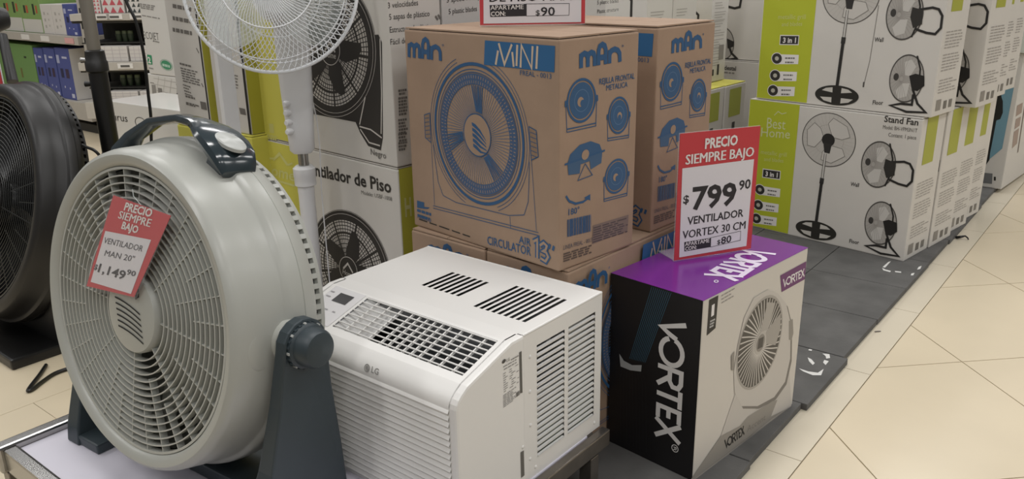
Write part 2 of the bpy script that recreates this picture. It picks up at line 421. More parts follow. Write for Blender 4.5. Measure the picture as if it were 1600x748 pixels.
def man_front(P):
    logo_man(P, (638, 89), (691, 95), (638, 57), BLUE)
    P.poly([(758, 63), (867.7, 71.8), (866.5, 113), (756.5, 101)], '#2b618f', 1)
    f = P.frame((775, 101), (846, 109), (776, 67)); w = .0055
    for s in ([(.0, 0), (.045, .66)], [(.055, 1), (.2, .06), (.35, 1)], [(.365, .66), (.41, 0)], [(.47, .05), (.47, 1)], [(.56, 0), (.56, 1), (.8, .02), (.8, 1)], [(.9, .02), (.9, 1.02)]):
        P.fstroke(f, s, w, '#cdb79f', 2)
    P.text('FREAL - 0013', (813, 117), (862, 123), 7.5, BLUE)
    fr = P.frame((746, 211), (820, 222.5), (739, 97)); line_fan(P, fr, 1)
    P.text('CIRCULATOR', (762, 381), (830, 399.5), 12.5, BLUE, .01); P.text('AIR', (811, 379), (830, 384.5), 11, BLUE, .01)
    for s in ([(832, 377), (838, 374), (838, 403)], [(842, 383), (848, 379), (853, 384), (851, 390), (846, 392), (852, 394), (855, 401), (851, 408), (843, 403)]):
        P.stroke([(x + 2, y) for x, y in s], .013, BLUE, 2); P.stroke([(x + 2, y) for x, y in s], .0055, '#a58c77', 3)
    P.stroke([(860, 381), (858, 388)], .006, BLUE, 2); P.stroke([(866, 384), (864, 391)], .006, BLUE, 2)
    P.poly([(652, 313), (663, 316), (663, 323), (672, 324), (669, 326), (663, 326), (652, 324)], BLUE, 1); P.lines((652, 328), (674, 335), (653, 336), 2, .007, BLUE); P.text('MEXICO', (653, 340), (674, 347), 6, BLUE, .02)
    P.lines((655, 342), (739, 371), (655, 343), 1, .003, INKB, seed=4)
def man_side(P):
    logo_man(P, (905.5, 106.5), (971, 96), (905.5, 72), BLUE)
    P.text('REJILLA FRONTAL', (936, 132), (991, 122.5), 9, BLUE, .01); P.text('METALICA', (947, 141.5), (980, 135.5), 8.5, BLUE, .01)
    def small(c, ex, ey, sw=1):
        f = P.frame(c, ex, ey); P.ring(f, .93, 1.05, BLUE, 2, 36); P.disc(f, .86, '#33597f', 1, 36); P.ring(f, .5, .53, '#5d7a9a', 2, 30)
        P.disc(lambda p: f((p[0] - .08 * sw, p[1] - .05)), .23, '#a18873', 2, 20); P.disc(lambda p: f((p[0] + .06, p[1] - .13)), .17, '#33597f', 3, 16)
        for sx in (-1, 1):
            P.fpoly(f, [(sx * 1.05, .15), (sx * 1.18, .12), (sx * 1.2, -.15), (sx * 1.07, -.18)], BLUE, 2); P.fstroke(f, [(sx * 1.1, -.15), (sx * 1.05, -1.2), (-sx * .2, -1.22)], .0018, BLUE, 1)
        P.fstroke(f, [(-1.05, -1.35), (1.05, -1.35), (1.05, -1.22), (-1.05, -1.22)], .0018, BLUE, 1, True)
    small((908.5, 157), (930, 153), (908.5, 123.5)); small((966.5, 180), (982, 178), (967, 152), -1); small((963, 275), (980, 271), (964, 249))
    f = P.frame((914, 247), (942, 237), (914, 219))
    P.fpoly(f, [(-.95, .05), (-.8, .5), (-.3, .85), (.3, .85), (.8, .5), (.95, .05)], '#33597f', 1); P.fpoly(f, [(-.9, -.6), (-.95, .0), (.95, .0), (.9, -.6), (.3, -.75), (.25, -.25), (-.25, -.25), (-.3, -.75)], '#3d5d7e', 1)
    P.fstroke(f, [(-1.1, .05), (1.1, .05)], .004, BLUE, 2); P.disc(lambda p: f((p[0] * .2, p[1] * .28 + .2)), 1, '#a18873', 3, 20); P.fstroke(f, [(0, -.3), (-.4, -1.1), (.4, -1.1), (0, -.3)], .002, BLUE, 2)
    P.stroke([(884, 306), (889, 314), (899, 318), (911, 315), (920, 308)], .005, BLUE, 1); P.poly([(922, 303), (922, 313), (912, 309)], BLUE, 1)
    P.text('180°', (888, 336), (905, 332), 9.5, BLUE, .01)
    barcode(P, P.frame((886, 370), (923, 361), (886, 343)), BLUE, seed=3)
    P.text('LINEA FREAL - 0013', (880, 390), (925, 377), 6.5, '#5a5a63'); P.lines((880, 397), (924, 383), (880, 408), 4, .0035, '#5f5148', seed=5)
    P.poly([(926, 352), (982, 335), (980, 360), (925, 381)], '#7d6c63', 1); P.lines((927, 356), (981, 340), (926, 378), 7, .0028, '#54494a', 2, seed=9)
YM = -7.3
near = np.array([-.952, 1.349, .5025]); n2 = np.array([-.930, 1.700, .5025])
man = Box('fan_box', near, .495, .252, .485, YM, 'brown carton with blue fan drawing, the front one under the top price sign', 'box', 'brown air circulator cartons', M_KRAFT, top=M_KRAFT)
P = man.pr('front'); man_front(P); man_art = P.build('printed_front', man.e)
P = man.pr('right'); man_side(P); man_sart = P.build_s('printed_side', man.e)
man2 = Box('fan_box', n2, .495, .252, .485, -4.5, 'brown air circulator carton standing close behind the front one, mostly hidden', 'box', 'brown air circulator cartons', M_KRAFT)
inst(man_art, man2.e); inst(man_sart, man2.e)
# the two lower ones stand with their broad sides turned to the aisle
def lower_man(px, label, dy=0.0, dx=0.0, w=.252):
    p = onz(px[0], px[1], .5025); p = np.array([p[0] + dx, p[1] + dy, .02])
    bx = Box('fan_box', p, w, .495, .4815, -3.0, label, 'box', 'brown air circulator cartons', M_KRAFT, flaps='x')
    M = Matrix.Translation((0, 0, 0)) @ Matrix.Rotation(PI / 2, 4, 'Z')
    inst(man_art, bx.e, M=M); inst(man_sart, bx.e, M=Matrix.Rotation(-PI / 2, 4, 'Z')); return bx
l2 = lower_man((888, 427), 'brown air circulator carton at the bottom beside the purple-topped box, broad side towards it', .012, -.009, .238)
l1 = lower_man((757, 390), 'brown air circulator carton at the bottom left, its narrow end above the white air conditioner', .008, -.006)

# ---- black, white and purple fan carton
YV = -6.7
vx = Box('fan_box', (-.685, 1.49, .02), .244, .465, .434, YV, 'black and white fan carton with a glossy purple top, beside the air conditioner', 'box', m=mat('satin_white_carton', '#cbc6be', .38), lid=False)
b = MB(); b.box(-.122, .122, -.2325, .2325, .434, .4345, mat('purple_gloss', '#74298a', .2)); b.build('purple_top', vx.e)
P = vx.pr('front')
P.poly([(0, 0), (.2435, 0), (.2435, .434), (0, .434)], '#141214', 0, True)
fr, h = fr3(P, (1032, 492), (1023.7, 678), (1072.8, 505.4)); vortex_logo(P, fr, h, '#d6d4d2')
f = P.frame((1055, 700), (1060.5, 702), (1055, 694)); P.ring(f, .8, 1, '#d6d4d2', 2, 20); P.text3('R', (1053, 697), (1052, 703), (1058, 699), '#d6d4d2')
for k in range(11):
    x = k * 3.0; P.stroke([(1019 + x, 447.5 + x * .32), (984 + x * .8, 560 + x * .2)], .0009, '#3f6f86', 1)
P.poly([(968, 552), (975, 563), (988, 570), (1003, 570), (1002, 580), (985, 578), (970, 572)], '#a9acad', 2)
for k in range(9): P.stroke([(973 + 3.8 * k, 575 + .8 * k), (969 + 5 * k, 590 + k), (970 + 5 * k, 690 + 2 * k)], .0008, '#27272b', 1)
P.build('printed_end', vx.e)
P = vx.pr('right')
P.poly([(1219, 430), (1259.5, 408), (1257, 436), (1221, 456)], '#683269', 1); fr, h = fr3(P, (1223, 449), (1256, 431.5), (1223, 436)); vortex_logo(P, fr, h, '#e4e0e0')
P.poly([(1108, 468), (1122, 461), (1117.5, 512), (1104, 524)], '#1d1b1b', 1); P.text('1', (1110.5, 494), (1115, 491), 16, '#e4e0e0', .03); P.lines((1109, 502), (1117, 498), (1108, 511), 3, .004, '#bbbbbb', 2, seed=3)
P.lines((1127, 462), (1148, 450), (1127, 473), 3, .0022, '#8f8b86', 1, seed=8)
G1, G2, G3 = '#b8b3ac', '#8e8982', '#a6a19a'
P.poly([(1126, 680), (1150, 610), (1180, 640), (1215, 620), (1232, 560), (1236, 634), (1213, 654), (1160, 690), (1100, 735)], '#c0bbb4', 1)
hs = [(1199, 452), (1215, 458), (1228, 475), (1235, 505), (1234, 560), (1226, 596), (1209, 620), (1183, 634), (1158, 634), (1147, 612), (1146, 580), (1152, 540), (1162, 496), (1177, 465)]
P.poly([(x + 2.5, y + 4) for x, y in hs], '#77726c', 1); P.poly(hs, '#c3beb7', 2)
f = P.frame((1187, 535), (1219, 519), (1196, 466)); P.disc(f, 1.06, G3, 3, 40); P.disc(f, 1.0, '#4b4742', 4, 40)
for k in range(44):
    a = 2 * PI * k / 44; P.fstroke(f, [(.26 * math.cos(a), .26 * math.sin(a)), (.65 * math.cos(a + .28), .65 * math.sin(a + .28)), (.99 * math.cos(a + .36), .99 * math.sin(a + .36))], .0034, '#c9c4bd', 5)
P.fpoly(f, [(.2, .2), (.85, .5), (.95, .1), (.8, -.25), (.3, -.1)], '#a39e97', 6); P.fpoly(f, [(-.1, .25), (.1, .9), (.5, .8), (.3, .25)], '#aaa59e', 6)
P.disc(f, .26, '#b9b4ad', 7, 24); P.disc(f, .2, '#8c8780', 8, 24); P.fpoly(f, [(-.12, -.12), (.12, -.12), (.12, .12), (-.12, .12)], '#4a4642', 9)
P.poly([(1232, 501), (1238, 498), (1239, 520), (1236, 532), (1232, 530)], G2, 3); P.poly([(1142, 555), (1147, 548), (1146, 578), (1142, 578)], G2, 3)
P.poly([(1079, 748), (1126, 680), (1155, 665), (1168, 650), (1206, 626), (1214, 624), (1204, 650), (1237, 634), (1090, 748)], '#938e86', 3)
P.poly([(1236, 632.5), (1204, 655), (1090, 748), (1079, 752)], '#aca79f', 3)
fr, h = fr3(P, (1132, 701), (1162, 678), (1131, 687)); vortex_logo(P, fr, h, '#1f1d1c', 4); P.text('Accent', (1166, 675), (1195, 655), 9, '#7b766f', L=4)
P.build('printed_front', vx.e)
P = vx.pr('top'); fr, h = fr3(P, (1165, 388), (1100, 429), (1213, 397)); vortex_logo(P, fr, h, '#dcd0e2', 3)
f = P.frame((1119, 440), (1122.5, 440), (1119, 438)); P.ring(f, .6, 1.1, '#dcd0e2', 3, 12); P.build('printed_top', vx.e)

# ---- three-in-one stand fan cartons along the aisle edge
def bh_art(P):
    g = P.F.st(1250, 163)[0]; W = .715
    P.poly([(.004, .004), (g, .004), (g, .550), (.004, .550)], '#b2ba2c', 0, True)
    W2 = '#cfd3a0'
    P.text('Best', (1198, 199.5), (1227, 202.5), 16, W2, 0); P.text('Home', (1189, 213), (1234, 216.5), 14, W2, 0); P.stroke([(1210, 180), (1216, 174), (1222, 178), (1229, 176)], .003, W2, 2)
    P.text('metallic grill', (1189, 240), (1229, 245), 6.5, '#c6ca7e'); P.text('and blades', (1194, 251), (1224, 254), 6, '#c6ca7e')
    P.poly([(1192, 263), (1220, 267), (1219, 281), (1191, 277)], WHT, 1); P.poly([(1193, 264.5), (1219, 268), (1218, 279.5), (1192, 276)], INKB, 2); P.text('3 in 1', (1196, 274.5), (1215, 277), 7, WHT, .03, 3)
    for (x, y) in ((1187.5, 296), (1185, 320), (1182, 341)):
        P.poly([(x, y - 6), (x + 32, y - 1), (x + 31, y + 12), (x - 1, y + 8)], WHT, 1)
        f = P.frame((x, y), (x + 8.3, y + 1.2), (x, y - 8.6)); P.disc(f, 1.0, WHT, 2, 20); P.disc(f, .88, INKB, 3, 20); P.disc(f, .36, '#b7b4a6', 4, 12)
        P.lines((x + 12, y + 1), (x + 26, y + 3), (x + 12, y + 7), 2, .006, '#6b6964', 2, seed=int(x))
    # pedestal fan
    f = P.frame((1294.5, 218.5), (1337.5, 223.5), (1297, 176)); P.disc(f, 1.0, '#bdb9b2', 1, 48); P.ring(f, .97, 1.0, '#4c4945', 2, 48); P.ring(f, .55, .565, '#aaa59e', 2, 40)
    for k in range(36):
        a = 2 * PI * k / 36; P.fstroke(f, [(.2 * math.cos(a), .2 * math.sin(a)), (.96 * math.cos(a), .96 * math.sin(a))], .0008, '#aeaaa3', 2)
    for a0 in (15, 135, 255):
        q = []
        for r, d in ((.2, 0), (.5, -28), (.8, -22), (.86, 5), (.83, 45), (.6, 58), (.3, 40)):
            a = math.radians(a0 + d + 20); q.append((r * math.cos(a), r * math.sin(a)))
        P.fpoly(f, q, '#c6c2bb', 3); P.fstroke(f, q, .0022, '#827e78', 4, True)
    P.disc(f, .24, '#23211f', 5, 20); P.fpoly(f, [(-.18, -.1), (.14, -.15), (.08, -.5), (-.12, -.48)], '#2b2927', 5)
    P.stroke([(1290, 240), (1284.5, 281)], .011, '#57544f', 4); P.stroke([(1290, 240), (1284.5, 281)], .006, '#c9c6c0', 5); P.stroke([(1284.8, 278), (1283.5, 287)], .017, '#2f2d2b', 5); P.stroke([(1284, 284), (1275.5, 346)], .0125, '#252321', 5)
    f = P.frame((1274.7, 359.5), (1307, 366.5), (1276, 345.5)); P.disc(f, 1.0, '#26241f', 5, 40)
    for a0, a1 in ((200, 255), (285, 340), (30, 75), (105, 150)):
        q = [(r * math.cos(math.radians(a)), r * math.sin(math.radians(a))) for r, a in ((.8, a0), (.84, (a0 + a1) / 2), (.8, a1), (.32, (a0 + a1) / 2))]
        P.fpoly(f, q, '#c6c2ba', 6)
    def tilt_fan(c, ex, ey, dark):
        f = P.frame(c, ex, ey); P.disc(f, 1.0, '#a8a49e', 2, 40); P.ring(f, .96, 1.02, '#4b4844', 4, 40)
        for k in range(30):
            a = 2 * PI * k / 30; P.fstroke(f, [(-.3 + .1 * math.cos(a), .1 * math.sin(a)), (.96 * math.cos(a), .96 * math.sin(a))], .0008, '#85817b', 3)
        for q in ([(-.1, .15), (-.2, .7), (.2, .8), (.5, .5), (.2, .1)], [(-.2, -.2), (-.6, -.5), (-.4, -.85), (.1, -.75), (.2, -.2)]): P.fpoly(f, q, '#c3c0ba', 3)
        P.disc(lambda p: f((p[0] * .16 - .62, p[1] * .16 + .08)), 1, '#3b3936', 4, 14); return f
    f = tilt_fan((1372.5, 257), (1399.5, 259.5), (1376, 221), 0)
    P.fstroke(f, [(.55, .95), (.8, .3), (.75, -.4), (.5, -.9)], .006, '#24221f', 5)
    P.poly([(1384, 248), (1399, 254), (1398, 274), (1385, 278), (1381, 262)], '#2d2b28', 6)
    P.stroke([(1392, 253), (1413, 252.5), (1422, 256), (1427, 266), (1425, 283), (1417, 290.5), (1404, 287), (1387, 279)], .0085, '#252321', 5)
    f = tilt_fan((1376, 348.5), (1401, 351.5), (1379, 315), 0)
    P.fstroke(f, [(.5, .95), (.75, .4), (.75, 0)], .006, '#24221f', 5)
    P.poly([(1380, 345), (1389, 343), (1402, 348), (1402, 362), (1392, 368), (1384, 366)], '#1f1d1b', 6)
    P.stroke([(1385, 364), (1392, 386), (1404, 400), (1376, 395.5), (1352.5, 383.5), (1368, 383), (1384, 386.5), (1386, 372)], .0085, '#252321', 5)
    P.text('Wall', (1329, 290), (1342, 292), 6, INKB, .01); P.text('Floor', (1327, 379), (1342, 381.5), 6, INKB, .01)
    P.text('Stand Fan', (1381.5, 190), (1434.5, 196), 9.5, INKB, .015); P.text('Model: BH-VPM3N1T', (1379.5, 201), (1433, 207), 6, '#5f5b56'); P.text('Content: 1 piece', (1388, 213), (1431.5, 218), 6, '#5f5b56')
def bh_spine(P):
    st_rect(P, .045, .145, .37, .55, '#a3a63f', 1)
    for (s0, t0, n, l) in ((.03, .30, 6, .15), (.03, .22, 6, .15), (.03, .13, 5, .15)):
        for k in range(n):
            rn = random.Random(k * 7 + n); x = s0
            while x < s0 + l * rn.uniform(.7, 1):
                e = x + rn.uniform(.015, .04); P.stroke([(x, t0 - k * .011), (e, t0 - k * .011)], .0042, '#a19c96', 1, True); x = e + .006
    st_rect(P, .03, .075, .02, .06, '#8a857e', 1); st_rect(P, .1, .13, .02, .05, '#6d6963', 1); st_rect(P, .15, .18, .02, .05, '#77736d', 1)
SBW, SBD, SBH, YS = .715, .222, .552, -8.6
sbn = 'black, white and green stand fan cartons'
sb = Box('stand_fan_box', (-.693, 3.27, .02), SBW, SBD, SBH, YS, 'white and green stand fan carton, whole front in view, bottom of the nearest stack', 'box', sbn)
P = sb.pr('front'); bh_art(P); bh_f = P.build('printed_front', sb.e); P = sb.pr('right'); bh_spine(P); bh_s = P.build_s('printed_side', sb.e)
def sb_copy(p, label, yaw=YS):
    x = Box('stand_fan_box', p, SBW, SBD, SBH, yaw, label, 'box', sbn); inst(bh_f, x.e); inst(bh_s, x.e); return x
a_v = yaw_axes(YS)[1]
def sb_next(k, off): p = np.array([-.693, 3.27, .02]) + a_v * (SBD + .008) * k; p[0] = off; return p
sb_copy(sb_next(1, -.655), 'white stand fan carton in the bottom row, second from the front, spine only')
sb_copy(sb_next(2, -.640), 'white stand fan carton in the bottom row, third from the front, spine only')
sb_copy(sb_next(3, -.632), 'white stand fan carton in the bottom row, at the far end of the row')
ZU = .574
su = sb_copy((-.672, 3.285, ZU), 'white and green stand fan carton on top of the nearest stack')
P = su.pr('front'); P.stroke([(1373, 8), (1366, 52), (1359, 95), (1350, 132)], .0022, '#77736d'); P.stroke([(1350, 128), (1349, 136)], .006, '#55514c'); P.build('printed_cord', su.e)
p = onz(1524, 169, ZU)
sb_copy((p[0], 3.60, ZU), 'white stand fan carton in the upper row, second, tube bracket printed at its edge')
sb_copy((p[0] - .005, 3.60 + .233, ZU), 'white stand fan carton in the upper row, third from the front, spine only')
sb_copy((p[0] - .005, 3.60 + .466, ZU), 'white stand fan carton at the far end of the upper row, narrow strip')
# ---- the row behind, green-topped cartons and tall ones on them
gt = 'green-topped cartons behind the brown ones'
pg = onz(1101, 142, .574)
def spine_text(P, w, h, seed, top=.95, bot=.1, n=9, patch=None):
    rn = random.Random(seed)
    if patch: st_rect(P, w * .2, w * .78, h * patch[0], h * patch[1], '#a0a540', 1)
    for k in range(n):
        t = h * (top - (top - bot) * k / n)
        for q in range(rn.choice([2, 3, 4])):
            P.stroke([(w * .15, t - q * .012), (w * rn.uniform(.5, .85), t - q * .012)], .0032, '#a5a09a', 1, True)
for k, lab in enumerate(('green-topped white carton behind the brown boxes, the nearer of the two', 'green-topped white carton next to the stand fan stack, the further of the two')):
    bx = Box('stand_fan_box', (-1.655 + .012 * k, 3.462 + .215 * k, .02), .55, .21, SBH + .002, -2, lab, 'box', gt, top=M_GREEN_CARD)
    P = bx.pr('right'); spine_text(P, .21, .554, k, .55, .1, 5, (.72, .96)); st_rect(P, .085, .115, .30, .37, INKB, 1); P.build_s('printed_side', bx.e)
def fan_pic(P, c, r):   # small floor fan picture in face metres
    f = lambda p: (c[0] + p[0] * r, c[1] + p[1] * r * 1.3)
    P.disc(f, 1, '#b0aca6', 1, 30); P.ring(f, .95, 1.02, '#55524d', 2, 30); P.fpoly(f, [(.2, -.2), (1.0, -.2), (1.0, .25), (.2, .3)], '#242220', 3)
    P.fstroke(f, [(.6, -.2), (.8, -.9), (1.4, -1.6), (.2, -1.5), (-.8, -1.2)], .009, '#242220', 3)
def k_box(px, yn, w, d, lab, z0=ZU, h=.56, yaw=-2, seed=0, pic=True):
    # near right edge seen at pixel px, standing at depth yn along the aisle
    pp = onplane(px[0], px[1], (0, yn, 0), np.array([0, 1.0, 0]))
    bx = Box('fan_box', (pp[0], yn, z0), w, d, h, yaw, lab, 'box', 'white cartons in the back row')
    P = bx.pr('right'); spine_text(P, d, h, seed, .96, .12, 12); st_rect(P, d * .15, d * .3, .03, .06, INKB, 1); st_rect(P, d * .5, d * .62, .03, .08, INKB, 1); st_rect(P, d * .55, d * .85, .1, .17, '#8b867f', 1); P.build_s('printed_side', bx.e)
    if pic:
        P = bx.pr('front'); W = w
        P.stroke([(w - .22, h * .93), (w - .12, h * .92), (w - .07, h * .86), (w - .07, h * .72), (w - .12, h * .67), (w - .25, h * .70)], .011, INKB, 1, True)
        P.stroke([(w - .22, h * .60), (w - .12, h * .59), (w - .07, h * .52), (w - .07, h * .42), (w - .16, h * .38)], .011, INKB, 1, True)
        fan_pic(P, (w - .22, h * .22), .075); P.build('printed_front', bx.e)
    return bx
k_box((1010, 25), 2.95, .5, .2, 'white fan carton behind the brown boxes, a black bracket printed beside its spine', .02, 1.12, seed=1)
k_box((1051, 25), 3.18, .5, .2, 'white fan carton in the back row, second spine from the grey panel', .02, 1.12, seed=2)
k_box((1077, 25), 3.40, .30, .052, 'narrow white fan carton in the back row, third spine from the grey panel', .02, 1.12, seed=3, pic=False)
k_box((1108, 100), 3.70, .50, .165, 'white fan carton with a printed spine standing on the green-topped cartons', ZU + .002, .6, seed=4)
pe = Box('fan_box', (-1.62, 4.12, .02), .62, .22, .62, -2, 'white pedestal fan carton behind the green-topped cartons, only its title in view', 'box', 'white cartons in the back row')
P = pe.pr('front'); P.text('de Pedestal', (1114, 107), (1150, 110.5), 6.5, INKB, .02); P.lines((1120, 112), (1148, 114.5), (1120, 115), 1, .008, '#8b867f', seed=2); P.build('printed_front', pe.e)
pk = Box('fan_box', (-1.615, 4.135, .643), .62, .22, .62, -2, 'white fan carton with a floor fan picture, standing on the pedestal fan carton', 'box', 'white cartons in the back row')
P = pk.pr('front'); f = P.frame((1131, 68), (1147, 70), (1132, 43)); P.disc(f, 1, '#aeaaa4', 1, 30); P.ring(f, .94, 1.02, '#55524d', 2, 30); P.poly([(1136, 60), (1147, 65), (1146, 73), (1137, 76)], '#242220', 3)
P.stroke([(1140, 74), (1143, 83), (1151, 91), (1141, 93), (1128, 92), (1120, 88)], .012, '#242220', 3); P.stroke([(1136, 10), (1148, 13), (1156, 11), (1158, 0), (1158, -8)], .012, '#242220', 3); P.build('printed_front', pk.e)
P = pk.pr('right'); spine_text(P, .22, .62, 5, n=10); P.build_s('printed_side', pk.e)

# ---- far cartons at the end of the aisle edge
pf = onz(1564, 296, .02); uf, vf = yaw_axes(-5)
H1 = float(onplane(1590, 83, (pf[0], pf[1], 0), -vf)[2]) - .02
fr1 = Box('appliance_box', (pf[0], pf[1], .02), .62, .55, H1, -5, 'pale carton with a blue panel at the far end of the mat', 'box', 'far appliance cartons', m=mat('pale_carton', '#cfccc6', .5), lid=False)
P = fr1.pr('front')
P.poly([(1520, 112), (1588, 117), (1566, 232), (1535, 258), (1505, 258)], '#6f97a8', 1)
P.poly([(1558, 124), (1563, 135), (1565, 152), (1567, 158), (1567, 176), (1563, 186), (1557, 188), (1547, 240), (1546, 250), (1540, 258), (1525, 262), (1530, 124)], '#1c1d1b', 2)
P.poly([(1560, 90), (1575, 96), (1590, 91), (1586, 103), (1575, 104), (1560, 102)], '#4f5350', 2); P.stroke([(1574, 104), (1590, 90)], .02, '#2e302e', 3)
P.poly([(1531, 269), (1551, 271), (1550, 287), (1530, 285)], '#6e6f70', 2); P.poly([(1553, 276), (1556, 276), (1556, 282), (1553, 282)], '#26241f', 2)
P.build('printed_front', fr1.e)
P = fr1.pr('right')
for q in ([(1589, 165), (1598, 160), (1596, 176), (1587, 182)], [(1587, 186), (1595, 182), (1593, 196), (1585, 202)], [(1584, 206), (1592, 200), (1589, 224), (1581, 232)]): P.poly(q, '#9c8a80', 1)
P.stroke([(1601, 165), (1590, 238)], .02, '#6c6059', 1); P.build_s('printed_side', fr1.e)
fr2 = Box('appliance_box', (pf[0] + .03, pf[1] - .02, .02 + H1 + .002), .62, .55, .6, -5, 'pale green-grey carton on top of the blue-panelled one at the far end', 'box', 'far appliance cartons', m=mat('pale_green_carton', '#c6cbc2', .5))
P = fr2.pr('front'); P.poly([(1575, -12), (1610, -12), (1610, 13), (1577, 12)], '#5d615b', 1); P.lines((1570, 27), (1600, 29), (1570, 45), 3, .012, '#a9ada6', 1, seed=4); P.lines((1566, 58), (1592, 60), (1566, 62), 2, .02, '#8f938d', 1, seed=8); P.build('printed_front', fr2.e)
fr3_ = Box('appliance_box', (pf[0] + .02, pf[1] + .62, .02), .62, .5, 1.1, -3, 'beige carton beyond the blue-panelled one, cut by the picture edge', 'box', 'far appliance cartons', m=mat('beige_carton', '#c3b8a8', .6))

# ---- floor fan cartons with the green band, left of the brown ones
ZS = .534; YA = 0.0
pa = at(621, 262, 2.1); ZS = float(pa[2])
ua, va = yaw_axes(YA)
YA = math.degrees(math.atan2(*(lambda d: (d[1], d[0]))(pa - onz(405, 212, ZS))))
WA = float(np.hypot(*(pa - onz(405, 212, ZS))[:2]))
DA = depth_to(np.array([pa[0], pa[1], 0]), YA, (688, 20))
hn = 'white and green floor fan cartons'
A_up = Box('floor_fan_box', (pa[0], pa[1], ZS), WA, DA, ZS - .003, YA, 'white and green floor fan carton with a large black fan picture, the upper one', 'box', hn)
A_lo = Box('floor_fan_box', (pa[0], pa[1], 0), WA, DA, ZS - .002, YA, 'white and green floor fan carton whose title runs behind the white fan pole', 'box', hn)
def floor_fan_art(P, c, ex, ey):
    f = P.frame(c, ex, ey); K = '#2d2a28'; Lt = '#c9c4bd'
    P.fpoly(f, [(-.9, .1), (1.08, .35), (1.16, .25), (1.30, -1.16), (1.27, -1.36), (.98, -1.35), (.78, -1.18), (.66, -1.03), (-.55, -1.10), (-.62, -1.22), (-.74, -1.30), (-.86, -1.28), (-.90, -1.1)], K, 1)
    P.disc(f, 1.06, K, 2, 56); P.ring(f, .985, .992, Lt, 3, 56); P.ring(f, 1.045, 1.052, Lt, 3, 56); P.disc(f, .90, Lt, 3, 56)
    for r in (.30, .38, .46, .54, .60, .72, .78, .84): P.ring(f, r, r + .016, K, 4, 48)
    P.ring(f, .64, .68, K, 4, 48); P.ring(f, .88, .97, K, 4, 56)
    for k in range(72):
        a = 2 * PI * k / 72; P.fstroke(f, [(.2 * math.cos(a), .2 * math.sin(a)), (.9 * math.cos(a), .9 * math.sin(a))], .0026 if k % 8 else .008, K, 4)
    for k in range(5):
        a = math.radians(8 + 72 * k); q = [(.12, -.1), (.35, -.2), (.62, -.14), (.74, -.02), (.72, .09), (.6, .1), (.35, .14), (.12, .1)]
        P.fpoly(f, [(x * math.cos(a) - y * math.sin(a), x * math.sin(a) + y * math.cos(a)) for x, y in q], K, 5)
    P.disc(f, .25, K, 6, 30); P.ring(f, .225, .237, Lt, 7, 30)
    P.fstroke(f, [(-.13, -.02), (-.02, .11), (.12, -.02)], .006, Lt, 7); P.text_st('Home', np.array(f((-.14, -.12))), np.array(f((.14, -.12))) - np.array(f((-.14, -.12))), np.array(f((-.14, -.03))) - np.array(f((-.14, -.12))), Lt, 0, 7)
    P.fstroke(f, [(.76, -1.08), (1.02, -1.08), (1.28, -1.16)], .004, Lt, 3); P.fstroke(f, [(.78, -1.12), (1.0, -1.29), (1.25, -1.29)], .004, Lt, 3); P.fstroke(f, [(.76, -1.05), (.86, -.6)], .004, Lt, 3); P.fstroke(f, [(1.12, .3), (1.22, -.5), (1.26, -1.1)], .004, Lt, 3)
def home_logo(P, c, ex, ey, col, L=3):
    f = P.frame(c, ex, ey); P.fstroke(f, [(-.62, .25), (-.62, .55), (-.3, .62), (.0, 1.05), (.55, .45), (.8, .62)], .006, col, L); P.fstroke(f, [(-.35, .5), (.02, .95), (.5, .4)], .006, col, L)
    o = np.array(f((-1, -.45))); P.text_st('Home', o, np.array(f((1, -.45))) - o, np.array(f((-1, .2))) - o, col, .02, L)
    P.fstroke(f, [(-1, -.72), (1, -.72)], .007, col, L)
P = A_up.pr('front'); g = P.F.st(460, 160)[0]
P.poly([(.003, .003), (g, .003), (g, ZS - .01), (.003, ZS - .01)], '#d0ca5c', 0, True)
floor_fan_art(P, (517, 78), (584, 91), (520, -27)); P.text('Negro', (580, 241), (604, 248), 9, INKG, .01, 4); P.text('1', (422, 207), (429, 208), 14, '#c9c67a'); P.lines((418, 211), (433, 214), (418, 215), 2, .006, '#c9c67a', seed=2)
af = P.build('printed_front', A_up.e)
P = A_lo.pr('front'); P.text('Ventilador de Piso', (474, 269.5), (612, 301.5), 17, INKB, .025); P.text('Modelo: USBF-1008', (565, 303), (613, 314), 6, INKG)
home_logo(P, (436, 265), (462, 272), (437, 240), '#cfcd84'); aw = P.build('printed_title', A_lo.e)
inst(af, A_lo.e); inst(aw, A_up.e)
def home_side(P):
    z = ZS - .005; st_rect(P, .003, DA - .02, z * .62, z, '#b4b142', 1)
    P.text('H', (633, 338), (643, 336), 28, '#c6c489', .03, 3)
P = A_lo.pr('right'); home_side(P); P.build_s('printed_side', A_lo.e)
def spine_words(P, t, pts):
    for s, p0, p1, h in pts: P.text(s, p0, p1, h, INKB)
P = A_up.pr('right')
spine_words(P, 0, [('Interruptor giratorio', (603, -1), (690, -14), 9), ('3 velocidades', (606, 13), (653, 8), 9), ('5 aspas de plástico', (608, 31), (671, 25), 9), ('Estructura de plástico', (609, 51), (676, 45), 9), ('Fácil de ensamblar', (610, 70), (672, 63), 9)])
for (y, n) in ((140, 1), (152, 5), (186, 4), (208, 2), (222, 2)): P.lines((622, y + 2), (636, y), (622 + 1, y + 2 + 5 * n), n + 1, .006, INKG, seed=y)
P.stroke([(680, 25), (684, 31)], .006, INKG); P.stroke([(684, 23), (688, 29)], .006, INKG)
P.build_s('printed_side', A_up.e)
